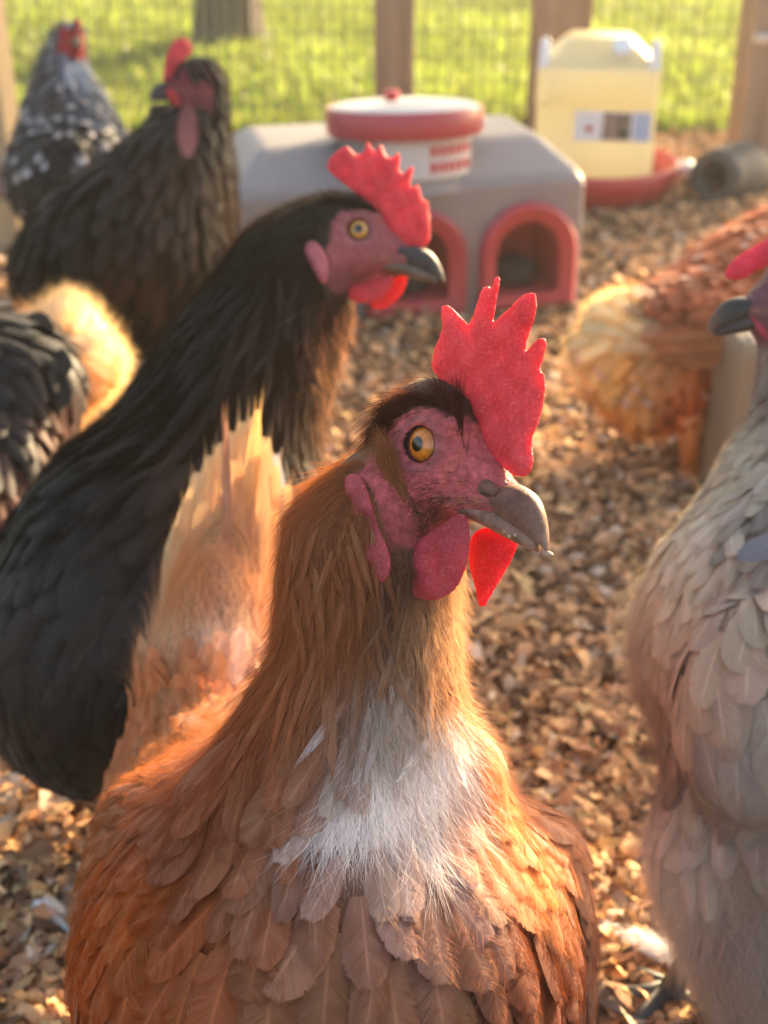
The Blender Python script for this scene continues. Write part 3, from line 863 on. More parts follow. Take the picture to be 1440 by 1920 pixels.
def ball(n=16, m=10):
    V = []; 
    for j in range(m + 1):
        th = math.pi * (0.02 + 0.96 * j / m)
        for k in range(n):
            ph = 2 * math.pi * k / n; V.append((math.sin(th) * math.cos(ph), math.sin(th) * math.sin(ph), math.cos(th)))
    F = [[j * n + k, (j + 1) * n + k, (j + 1) * n + (k + 1) % n, j * n + (k + 1) % n] for j in range(m) for k in range(n)]
    return np.array(V), np.array(F)

def pw(px, py, d, rpx):          # pixel circle at depth d -> (point, radius in metres)
    return (W(px, py, d), rpx * d / FP)

CAMA = np.stack([RT, FWD, UP]); WORA = np.eye(3)

# ------------------------------------------------------------------ the setting
def sheet(name, x0, x1, y0, y1, z, mat, n=40, amp=0.0):
    X, Y = np.meshgrid(np.linspace(x0, x1, n), np.linspace(y0, y1, n), indexing='ij')
    Z = z + amp * (np.sin(X * 7.3 + 1) * np.cos(Y * 6.1) + 0.6 * np.sin(X * 17 + Y * 13))
    V = np.stack([X, Y, Z], -1).reshape(-1, 3)
    Q = np.array([[i * n + j, (i + 1) * n + j, (i + 1) * n + j + 1, i * n + j + 1] for i in range(n - 1) for j in range(n - 1)])
    o = part(name, mk_mesh(name, V, Q), mat); o["kind"] = "structure"; return o

FENCE_Y = 2.95
sheet("lawn_ground", -60, 60, -60, 60, -0.02, M['lawn'], 60)
sheet("run_floor", -1.9, 1.9, -0.6, FENCE_Y + 0.02, -0.006, M['soil'], 90, 0.0025)

# wood shavings: curled slivers lying thick over the floor of the run
def shavings():
    n1, n2 = 46000, 30000
    def field_pts(n, y0, y1):
        y = rng.uniform(y0, y1, n); w = 0.34 * y + 0.14
        return np.stack([rng.uniform(-1, 1, n) * w, y], 1)
    side = np.stack([np.sign(rng.uniform(-1, 1, 26000)) * rng.uniform(0.0, 1.0, 26000), rng.uniform(0.3, FENCE_Y - 0.02, 26000)], 1)
    side[:, 0] = np.sign(side[:, 0]) * (0.34 * side[:, 1] + 0.14 + np.abs(side[:, 0]) * 0.62)
    P = np.vstack([field_pts(n1, 0.42, 1.45), field_pts(n2, 1.3, FENCE_Y - 0.02), side]); n = len(P)
    L = rng.gamma(3.0, 0.0042, n) + 0.007; Wd = np.clip(rng.gamma(3, 0.0019, n) + 0.0028, 0.003, 0.02)
    big = rng.random(n) < 0.10; L[big] *= 1.3; Wd[big] *= 1.4; L = np.minimum(L, 0.031); Wd = np.minimum(Wd, 0.010)
    curl = rng.normal(0, 1.7, n); ang = rng.uniform(0, 2 * math.pi, n)
    tilt = rng.normal(0, 0.26, n); roll = rng.normal(0, 0.35, n); twist = rng.normal(0, 0.5, n)
    k = 6; t = np.linspace(-0.5, 0.5, k)
    th = curl[:, None] * t[None]
    sx = np.where(np.abs(curl)[:, None] > 1e-2, np.sin(th) / np.where(np.abs(curl) > 1e-2, curl, 1)[:, None], t[None]) * L[:, None]
    sz = np.where(np.abs(curl)[:, None] > 1e-2, (1 - np.cos(th)) / np.where(np.abs(curl) > 1e-2, curl, 1)[:, None], 0) * L[:, None]
    wp = Wd[:, None] * (1 - 0.35 * (2 * np.abs(t[None])) ** 3) * (1 + 0.28 * rng.normal(0, 1, (n, k)))
    rows = []
    for sgn in (-0.5, 0.5):
        ro = roll[:, None] + twist[:, None] * t[None] * 2
        rows.append(np.stack([sx, sgn * wp * np.cos(ro), sz + sgn * wp * np.sin(ro)], -1))
    V = np.stack(rows, 2)                                     # n,k,2,3
    ct, st = np.cos(tilt), np.sin(tilt)
    x = V[..., 0] * ct[:, None, None] - V[..., 2] * st[:, None, None]; z = V[..., 0] * st[:, None, None] + V[..., 2] * ct[:, None, None]
    ca, sa = np.cos(ang)[:, None, None], np.sin(ang)[:, None, None]
    X = x * ca - V[..., 1] * sa; Y = x * sa + V[..., 1] * ca
    zoff = rng.uniform(0.000, 0.011, n) - z.reshape(n, -1).min(1) * 0.75
    mound = 0.006 * (np.sin(P[:, 0] * 9 + 2) * np.cos(P[:, 1] * 8) + 0.7 * np.sin(P[:, 0] * 23 + P[:, 1] * 19))
    out = np.stack([X + P[:, 0, None, None], Y + P[:, 1, None, None], z + (zoff + mound)[:, None, None]], -1)
    base = np.array([lin((228, 190, 148)), lin((208, 168, 132)), lin((172, 136, 112)), lin((132, 104, 86)), lin((206, 188, 176)), lin((100, 78, 66)), lin((226, 196, 150))])
    pick = rng.choice(len(base), n, p=[.16, .22, .22, .14, .12, .08, .06])
    col = base[pick] * np.exp(rng.normal(0, 0.22, (n, 1))) * 0.92 * np.array([1.06, 0.97, 0.84])
    colv = np.repeat(col, k * 2, 0)
    fq = np.array([[i * 2, (i + 1) * 2, (i + 1) * 2 + 1, i * 2 + 1] for i in range(k - 1)])
    Q = (fq[None] + (np.arange(n) * k * 2)[:, None, None]).reshape(-1, 4)
    o = part("wood_shavings", mk_mesh("wood_shavings", out.reshape(-1, 3), Q, col=colv), M['chip'])
    tag(o, "thick layer of curled tan and brown wood shavings over the run floor", None, None, "stuff")
shavings()

# lawn: blades of grass beyond the wire
def lawn_grass():
    n = 100000
    y = FENCE_Y + 0.03 + (rng.random(n) ** 1.3) * 5.2; w = 0.42 * y + 0.75
    x = rng.uniform(-1, 1, n) * w
    pat = np.sin(x * 2.1 + 0.7) * np.cos(y * 1.7) + 0.6 * np.sin(x * 5.3 + y * 4.1)
    h = rng.uniform(0.025, 0.07, n) * (1 + 0.25 * pat); wd = rng.uniform(0.0025, 0.005, n) * (1 + 0.1 * y)
    a = rng.uniform(0, 2 * math.pi, n); lean = rng.normal(0, 0.5, (n, 2)) * h[:, None]
    b = np.stack([x, y, np.full(n, -0.022)], 1); s = np.stack([np.cos(a), np.sin(a), 0 * a], 1) * wd[:, None]
    mid = b + np.stack([lean[:, 0] * .35, lean[:, 1] * .35, h * .6], 1); tip = b + np.stack([lean[:, 0], lean[:, 1], h], 1)
    V = np.stack([b - s, b + s, mid + s * .8, mid - s * .8, tip + s * .1, tip - s * .1], 1).reshape(-1, 3)
    q = np.array([[0, 1, 2, 3], [3, 2, 4, 5]]); Q = (q[None] + (np.arange(n) * 6)[:, None, None]).reshape(-1, 4)
    c = np.array([0.165, 0.215, 0.055])[None] * np.exp(rng.normal(0, 0.25, (n, 1))) * (1 + 0.18 * pat[:, None])
    yl = rng.random(n) < 0.22; c[yl] = np.array([0.20, 0.20, 0.08]) * np.exp(rng.normal(0, 0.2, (yl.sum(), 1)))
    o = part("grass", mk_mesh("grass", V, Q, col=np.repeat(c, 6, 0)), M['grass'])
    tag(o, "sunlit short green and yellow grass beyond the wire fence", None, None, "stuff")
lawn_grass()

# ------------------------------------------------------------------ fence, posts, rail
def box_bm(sx, sy, sz, bev=0.004):
    import bmesh
    bm = bmesh.new(); bmesh.ops.create_cube(bm, size=1.0)
    for v in bm.verts: v.co = Vector((v.co.x * sx, v.co.y * sy, v.co.z * sz))
    if bev > 0: bmesh.ops.bevel(bm, geom=list(bm.edges), offset=bev, segments=2, affect='EDGES', profile=0.6)
    return bm

def box(name, c, size, mat, parent=None, rot=None, bev=0.004, origin=(0, 0, 0), **kw):
    bm = box_bm(*size, bev); me = bpy.data.meshes.new(name); bm.to_mesh(me); bm.free()
    o = part(name, me, mat, parent, **kw)
    o.location = Vector(c) - Vector(origin) if parent else Vector(c)
    if rot: o.rotation_euler = rot
    return o

def post(px0, px1, py, y, h, label, depth=0.09, mat='post', tilt=0.0, x=None):
    a = PY(px0, py, y); b = PY(px1, py, y)
    r = empty("fence_post", ((a[0] + b[0]) / 2, y + depth / 2, 0), label, "fence post", "timber posts of the run")
    o = box("timber", (0, 0, h / 2 - 0.03), (b[0] - a[0], depth, h), M[mat], r)
    o.location = (0, 0, h / 2 - 0.03); r.rotation_euler = (0, tilt, 0)
    return r
p_mid = post(701, 775, 120, FENCE_Y - 0.10, 1.5, "plain brown timber post rising behind the feeder lid")
p_sec = post(1003, 1110, 60, FENCE_Y - 0.12, 1.5, "broad brown timber post standing behind the yellow water jug", 0.10)
p_rt = post(1403, 1560, 150, FENCE_Y - 0.42, 1.5, "wide timber post with latch above the dark grey pot", 0.12)
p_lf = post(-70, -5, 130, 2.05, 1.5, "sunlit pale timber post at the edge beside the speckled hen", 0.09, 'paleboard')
# door latch on the wide post
lt = box("latch", (0, 0, 0), (0.03, 0.012, 0.018), M['metal'], p_rt, None, 0.003)
q = PY(1428, 72, FENCE_Y - 0.42); lt.location = (q[0] - p_rt.location.x + 0.0, -0.066, q[2])

wf = empty("wire_fence", (0, FENCE_Y, 0), "green welded wire mesh fence stretched between the posts before the lawn", "wire fence")
def wires():
    V = []; Q = []
    def seg(a, b, r):
        a = np.array(a); b = np.array(b); d = norm(b - a); s = norm(np.cross(d, [0.3, 1, 0.2])); u = np.cross(s, d); k = len(V)
        for p in (a, b):
            for w in (s + u, s - u, -s - u, -s + u): V.append(p + w * r * 0.7)
        for i in range(4): Q.append([k + i, k + (i + 1) % 4, k + 4 + (i + 1) % 4, k + 4 + i])
    x = -1.75
    while x < 1.75:
        seg((x, 0, 0.0), (x + rng.normal(0, 0.001), 0, 1.0), 0.0020); x += 0.0245
    z = 0.012
    while z < 1.0:
        seg((-1.75, -0.002, z), (1.75, -0.002, z), 0.0014); z += 0.05
    return np.array(V), np.array(Q)
V, Q = wires(); part("wire_mesh", mk_mesh("wire_mesh", V, Q, smooth=False), M['wire'], wf, "stuff")
# ------------------------------------------------------------------ tree on the lawn
def tree():
    b = G(428, 96, -0.02); r = empty("tree", b, "dark tree trunk with flared roots standing in the grass behind the wire", "tree")
    seg = 28; st = [(-0.03, 0.125), (0.02, 0.110), (0.07, 0.10), (0.15, 0.095), (0.4, 0.092), (0.9, 0.088), (1.6, 0.085), (2.4, 0.078), (3.2, 0.05)]
    V = []
    for z, rr in st:
        for k in range(seg):
            a = 2 * math.pi * k / seg
            fl = 1 + max(0, (0.2 - z)) * 0.9 * max(0, math.cos(a * 5 + 0.6)) + 0.05 * math.sin(a * 7 + z * 9)
            if math.cos(a) > 0.7 and z < 0.05: fl += 0.25
            V.append((math.cos(a) * rr * fl + 0.03 * math.sin(z * 1.3), math.sin(a) * rr * fl, z))
    F = [[i * seg + k, i * seg + (k + 1) % seg, (i + 1) * seg + (k + 1) % seg, (i + 1) * seg + k] for i in range(len(st) - 1) for k in range(seg)]
    part("trunk", py_mesh("trunk", V, F, True), M['bark'], r)
    cents = []
    for k in range(9):
        a = k * 2.4; z0 = 1.5 + 0.17 * k; d = np.array([math.cos(a), math.sin(a), 0.75]); ln = 1.15 - 0.05 * k
        p = [np.array([0.03, 0, z0]), np.array([0.03, 0, z0]) + d * ln * .5 + [0, 0, .05], np.array([0.03, 0, z0]) + d * ln]
        V, F = tube(p, [0.045, 0.03, 0.012], 8); part("limb", py_mesh("limb", V, F, True), M['bark'], r); cents.append((p[2], 0.55)); cents.append((p[1], 0.4))
    n = 5200; idx = rng.integers(0, len(cents), n); c = np.stack([cents[i][0] for i in idx]); rr = np.array([cents[i][1] for i in idx])
    P = c + norm(rng.normal(0, 1, (n, 3))) * (rng.random((n, 1)) ** 0.5) * rr[:, None]
    d1 = norm(rng.normal(0, 1, (n, 3))); d2 = norm(np.cross(d1, rng.normal(0, 1, (n, 3)))); ln = rng.uniform(0.03, 0.06, (n, 1))
    V = np.stack([P - d1 * ln, P + d2 * ln * .5, P + d1 * ln, P - d2 * ln * .5], 1).reshape(-1, 3); Q = np.arange(n * 4).reshape(-1, 4)
    part("crown", mk_mesh("crown", V, Q), M['leaf'], r, "stuff")
tree()

# ------------------------------------------------------------------ feeder with arched ports
def text_obj(name, body, size, mat, parent, loc, rot, extrude=0.0006, align='CENTER'):
    cu = bpy.data.curves.new(name, 'FONT'); cu.body = body; cu.size = size; cu.extrude = extrude; cu.align_x = align; cu.align_y = 'CENTER'
    cu.materials.append(mat); o = bpy.data.objects.new(name, cu); C.objects.link(o); o.parent = parent; o.location = loc; o.rotation_euler = rot
    return o

def feeder():
    import bmesh
    th = math.radians(13); Lx, D, H0, H1 = 0.47, 0.30, 0.185, 0.226
    fl = G(455, 628); fr_ = fl[:2] + Lx * np.array([math.cos(th), math.sin(th)])
    cx = (fl[:2] + fr_) / 2 + np.array([-math.sin(th), math.cos(th)]) * D / 2
    r = empty("poultry_feeder", (cx[0], cx[1], 0), "taupe plastic poultry feeder with red arched openings and round red lid", "feeder"); r.rotation_euler = (0, 0, th)
    bm = bmesh.new(); hx, hy = Lx / 2, D / 2
    def arch(cxp, w, z0, z1, n=10):
        pts = [(cxp - w / 2, z0), (cxp + w / 2, z0)]; zc = z1 - w / 2
        for i in range(n + 1):
            a = math.pi * i / n; pts.append((cxp + w / 2 * math.cos(a), zc + w / 2 * math.sin(a) * 0.9 + w * 0.05 * math.sin(a)))
        return pts
    ports = [-0.155, 0.0, 0.155]
    # front panel with three openings: strips between the arches, built as one n-gon fan with triangle fill
    ed = []
    def loop(pts):
        vs = [bm.verts.new((x, -hy, z)) for x, z in pts]
        return [bm.edges.new((vs[i], vs[(i + 1) % len(vs)])) for i in range(len(vs))]
    ed += loop([(-hx, 0.0), (hx, 0.0), (hx, H0), (-hx, H0)])
    for p in ports: ed += loop(arch(p, 0.136, 0.012, 0.156))
    bmesh.ops.triangle_fill(bm, edges=ed, use_beauty=True)
    q = lambda *p: bm.faces.new([bm.verts.new(v) for v in p])
    ix, iy = 0.045, 0.075
    q((hx, -hy, 0), (hx, hy, 0), (hx, hy, H0), (hx, -hy, H0)); q((-hx, hy, 0), (-hx, -hy, 0), (-hx, -hy, H0), (-hx, hy, H0))
    q((hx, hy, 0), (-hx, hy, 0), (-hx, hy, H0), (hx, hy, H0))
    T = [(-hx + ix, -hy + iy, H1), (hx - ix, -hy + iy, H1), (hx - ix, hy - iy, H1), (-hx + ix, hy - iy, H1)]
    B = [(-hx, -hy, H0), (hx, -hy, H0), (hx, hy, H0), (-hx, hy, H0)]
    for i in range(4): q(B[i], B[(i + 1) % 4], T[(i + 1) % 4], T[i])
    q(*T)
    bmesh.ops.remove_doubles(bm, verts=bm.verts, dist=1e-5); bmesh.ops.recalc_face_normals(bm, faces=bm.faces)
    me = bpy.data.meshes.new("housing"); bm.to_mesh(me); bm.free()
    ho = part("housing", me, M['taupe'], r)
    b = ho.modifiers.new("edge", 'BEVEL'); b.width = 0.012; b.segments = 3; b.limit_method = 'ANGLE'; b.angle_limit = math.radians(20)
    for p in ports:
        # arched red frame with a flange, a tunnel and the feed inside
        o_ = arch(p, 0.136, 0.012, 0.156); i_ = arch(p, 0.090, 0.030, 0.130); n = len(o_)
        V = []; F = []
        rings = [(o_, -0.002), (o_, 0.010), ([(p + (x - p) * .93, 0.085 + (z - 0.085) * .93) for x, z in o_], 0.014), (i_, 0.006), (i_, -0.012), ([(p + (x - p) * .96, z) for x, z in i_], -0.10)]
        for pts, oy in rings: V += [(x, -hy - oy, z) for x, z in pts]
        for k in range(len(rings) - 1):
            F += [[k * n + i, k * n + (i + 1) % n, (k + 1) * n + (i + 1) % n, (k + 1) * n + i] for i in range(n)]
        F.append([(len(rings) - 1) * n + i for i in range(n)])
        fr = part("port_frame", py_mesh("port_frame", V, F, True), M['dullred'], r)
        e = fr.modifiers.new("e", 'EDGE_SPLIT'); e.split_angle = math.radians(50)
        V, F_ = ball(14, 8); V = V * np.array([0.038, 0.03, 0.026]) + np.array([p - 0.006, -hy + 0.05, 0.044])
        part("feed_heap", mk_mesh("feed_heap", V, F_), M['dark'], fr)
    # tub and lid
    lx, ly = 0.0, -0.085; dz = -0.032
    def lathe(name, prof, mat, parent, n=48, at=(0, 0, 0)):
        V = [(x * math.cos(2 * math.pi * k / n), x * math.sin(2 * math.pi * k / n), z) for x, z in prof for k in range(n)]
        F = [[i * n + k, i * n + (k + 1) % n, (i + 1) * n + (k + 1) % n, (i + 1) * n + k] for i in range(len(prof) - 1) for k in range(n)]
        o = part(name, py_mesh(name, V, F, True), mat, parent); o.location = at
        e = o.modifiers.new("e", 'EDGE_SPLIT'); e.split_angle = math.radians(40); return o
    tub = lathe("tub", [(0.0, 0.20), (0.082, 0.20), (0.085, 0.285), (0.088, 0.30)], M['clear'], r, at=(lx, ly, dz))
    lid = lathe("lid", [(0.094, 0.272), (0.101, 0.272), (0.1035, 0.276), (0.104, 0.300), (0.1005, 0.306), (0.098, 0.3045)], M['dullred'], r, at=(lx, ly, dz))
    lathe("lid_top", [(0.0985, 0.300), (0.0985, 0.305), (0.09, 0.3085), (0.04, 0.311), (0.0, 0.311)], M['lidgrey'], lid, at=(0, 0, 0))
    lathe("knob", [(0.0, 0.309), (0.009, 0.309), (0.009, 0.314), (0.011, 0.316), (0.011, 0.322), (0.008, 0.324), (0.0, 0.324)], M['red'], lid, 24, at=(-0.012, 0.02, 0))
    tub.rotation_euler = lid.rotation_euler = (math.radians(-5), 0, 0)
    for o_ in (tub, lid): o_.location = (lx, ly - 0.022, dz)
    # printed sleeve on the tub: red band with pale lettering blocks
    n = 26; V = []; F = []
    for i in range(n + 1):
        a = math.radians(-128 + 112 * i / n)
        for z in (0.222, 0.270): V.append((0.0868 * math.cos(a), 0.0868 * math.sin(a), z))
    F = [[2 * i, 2 * i + 2, 2 * i + 3, 2 * i + 1] for i in range(n)]
    sl = part("label_sleeve", py_mesh("label_sleeve", V, F, True), M['lidgrey'], tub)
    for row, (z0, z1) in enumerate(((0.250, 0.263), (0.230, 0.243))):
        for k in range(7):
            a0 = math.radians(-82 + 8.0 * k); a1 = a0 + math.radians(5.6)
            V = [(0.0876 * math.cos(a), 0.0876 * math.sin(a), z) for a in (a0, a1) for z in (z0, z1)]
            part("print_mark", py_mesh("print_mark", V, [[0, 2, 3, 1]]), M['red'], sl)
feeder()

# ------------------------------------------------------------------ yellow water jug in a red dish
def waterer():
    import bmesh
    c = PY(1106, 355, 2.42); c[2] = 0
    r = empty("poultry_waterer", (c[0], c[1], 0), "yellowed square water jug with picture label standing in a red dish", "waterer")
    r.rotation_euler = (0, 0, math.radians(-8))
    def lathe(name, prof, mat, n=56):
        V = [(x * math.cos(2 * math.pi * k / n), x * math.sin(2 * math.pi * k / n), z) for x, z in prof for k in range(n)]
        F = [[i * n + k, i * n + (k + 1) % n, (i + 1) * n + (k + 1) % n, (i + 1) * n + k] for i in range(len(prof) - 1) for k in range(n)]
        o = part(name, py_mesh(name, V, F, True), mat, r); return o
    lathe("dish", [(0.0, 0.012), (0.125, 0.012), (0.150, 0.062), (0.1535, 0.066), (0.157, 0.064), (0.152, 0.040), (0.132, 0.0), (0.0, 0.0)], M['red'])
    hw = 0.104
    def ring(w, d, z, rr):
        pts = []
        for cx_, cy_, a0 in ((w - rr, d - rr, 0), (-w + rr, d - rr, 90), (-w + rr, -d + rr, 180), (w - rr, -d + rr, 270)):
            for i in range(5):
                a = math.radians(a0 + 90 * i / 4); pts.append((cx_ + rr * math.cos(a), cy_ + rr * math.sin(a), z))
        return pts
    def loft(name, rings, mat, parent=r, cap=True):
        V = [p for q in rings for p in q]; n = len(rings[0])
        F = [[i * n + k, i * n + (k + 1) % n, (i + 1) * n + (k + 1) % n, (i + 1) * n + k] for i in range(len(rings) - 1) for k in range(n)]
        if cap: F.append([(len(rings) - 1) * n + k for k in range(n)]); F.append(list(range(n))[::-1])
        o = part(name, py_mesh(name, V, F, True), mat, parent); e = o.modifiers.new("e", 'EDGE_SPLIT'); e.split_angle = math.radians(35); return o
    jug = loft("jug", [ring(hw * .97, hw * .97, 0.03, .016), ring(hw, hw, 0.045, .030), ring(hw, hw, 0.110, .030), ring(hw * .985, hw * .985, 0.113, .030), ring(hw * .985, hw * .985, 0.172, .030), ring(hw, hw, 0.176, .018),
                       ring(hw, hw, 0.228, .030), ring(hw * .96, hw * .96, 0.236, .018)], M['jug'])
    loft("shoulder", [ring(hw * .93, hw * .93, 0.234, .014), ring(hw * .55, hw * .6, 0.272, .012), ring(hw * .48, hw * .5, 0.277, .01)], M['jug'])
    for sx in (-1, 1):
        loft("handle_post", [ring(.010, .010, 0.232, .004), ring(.008, .008, 0.275, .004), ring(.005, .006, 0.281, .002)], M['white']).location = (sx * (hw - 0.012), -hw + 0.02, 0)
    cp = loft("filler_cap", [ring(.017, .017, -0.012, .0165), ring(.018, .018, 0.014, .0175), ring(.015, .015, 0.018, .0145)], M['white'])
    cp.location = (0.038, -0.066, 0.259); cp.rotation_euler = (math.radians(38), 0, 0)
    y = -hw * .985 - 0.0012
    def lab(name, x0, x1, z0, z1, m, dy, par):
        V = [(x0, y - dy, z0), (x1, y - dy, z0), (x1, y - dy, z1), (x0, y - dy, z1)]
        return part(name, py_mesh(name, V, [[0, 1, 2, 3]]), M[m], par)
    lb = lab("picture_label", -0.036, 0.094, 0.118, 0.168, 'white', 0, jug)
    lab("label_picture", 0.012, 0.060, 0.120, 0.166, 'print', 0.0006, lb)
    lab("label_panel", 0.064, 0.0925, 0.1195, 0.1665, 'skyblue', 0.0006, lb)
    part("label_mark", py_mesh("label_mark", [(-.010 + .007 * math.cos(a), y - .0006, .138 + .006 * math.sin(a)) for a in np.linspace(0, 6.0, 12)], [list(range(12))]), M['red'], lb)
waterer()

# dark pot lying on its side
def pot():
    c = G(1368, 388)
    r = empty("plant_pot", (c[0], c[1], 0), "dark grey round pot lying on its side with its mouth open", "pot")
    n = 40; prof = [(0.026, -0.004), (0.030, -0.012), (0.046, -0.010), (0.0485, 0.004), (0.046, 0.018), (0.0475, 0.03), (0.053, 0.07), (0.051, 0.11), (0.040, 0.135), (0.0, 0.138)]
    inner = [(0.026, -0.004), (0.028, 0.02), (0.042, 0.06), (0.040, 0.11), (0.0, 0.12)]
    def lath(pr): 
        V = [(z, x * math.cos(2 * math.pi * k / n), x * math.sin(2 * math.pi * k / n)) for x, z in pr for k in range(n)]
        F = [[i * n + k, i * n + (k + 1) % n, (i + 1) * n + (k + 1) % n, (i + 1) * n + k] for i in range(len(pr) - 1) for k in range(n)]
        return V, F
    o = part("body", py_mesh("body", *lath(prof), True), M['grey'], r); o.location = (-0.03, 0, 0.052); o.rotation_euler = (0, math.radians(4), math.radians(48))
    o2 = part("inside", py_mesh("inside", *lath(inner), True), M['dark'], o)
pot()

# tan bin at the right, cut by the frame
def bin_():
    a = PY(1392, 700, 1.10); w, d, hgt = 0.26, 0.10, 0.192
    r = empty("storage_bin", (a[0] + w / 2, 1.12 + d / 2, 0), "plain tan bin with rounded corner partly hidden behind the grey hen", "bin")
    bm = box_bm(w, d, hgt, 0.014); me = bpy.data.meshes.new("bin_body"); bm.to_mesh(me); bm.free()
    o = part("bin_body", me, M['tan'], r); o.location = (0, 0, hgt / 2)
bin_()

# pale lump added in place of a bright glint beside the dish
sc_ = G(1277, 334)
V, F = ball(14, 8); V = V * np.array([0.028, 0.018, 0.014]) * (1 + 0.15 * rng.normal(0, 1, (len(V), 1)))
o = part("glint_lump", mk_mesh("glint_lump", V, F), M['white']); o.location = (sc_[0], sc_[1], 0.018)
tag(o, "small pale lump added for a bright glint between red dish and dark pot", "glint lump")

# thin haze added over everything, lifting the blacks like lens glare
def haze():
    bm = box_bm(130, 130, 7.0, 0); me = bpy.data.meshes.new("haze"); bm.to_mesh(me); bm.free()
    m = bpy.data.materials.new("added_haze"); m.use_nodes = True; t = m.node_tree; t.nodes.clear()
    o_ = t.nodes.new("ShaderNodeOutputMaterial"); v = t.nodes.new("ShaderNodeVolumePrincipled")
    v.inputs["Color"].default_value = (0.95, 0.92, 0.88, 1); v.inputs["Density"].default_value = 0.006; v.inputs["Anisotropy"].default_value = 0.5
    t.links.new(v.outputs[0], o_.inputs[1])
    o = part("haze", me, m); o["kind"] = "stuff"; o.location = (0, 0, 2.4)
haze()
# ------------------------------------------------------------------ hens
def px_tip(dark, light, frac=0.35, chance=0.5):
    def f(colv, fuv, P, r):
        w = np.clip((fuv[..., 1:2] - (1 - frac)) / (frac * 0.5), 0, 1) * (r.random((len(P), 1, 1)) < chance)
        return colv * (1 - w) + lin(light) * w
    return f

def face_parts(h, beak=(110, 90, 70), seed=30):
    h.flap("comb", np.array([(-60, 110), (-50, 150), (-20, 135), (0, 175), (30, 150), (60, 190), (90, 150), (130, 170), (150, 120), (200, 110), (215, 20), (180, -15), (120, 50), (40, 95)], float), 0, 14, 34, 7, (200, 50, 66), .2, None, seed)
    for sg in (-1, 1): h.flap("wattle", np.array([(60, -120), (150, -120), (160, -190), (110, -240), (60, -200)], float), sg * 30, 12, 24, 7, (192, 52, 62), .1, None, seed + 1)
    h.beak(beak, (150, 125, 100), beak); h.eyes((190, 115, 45))

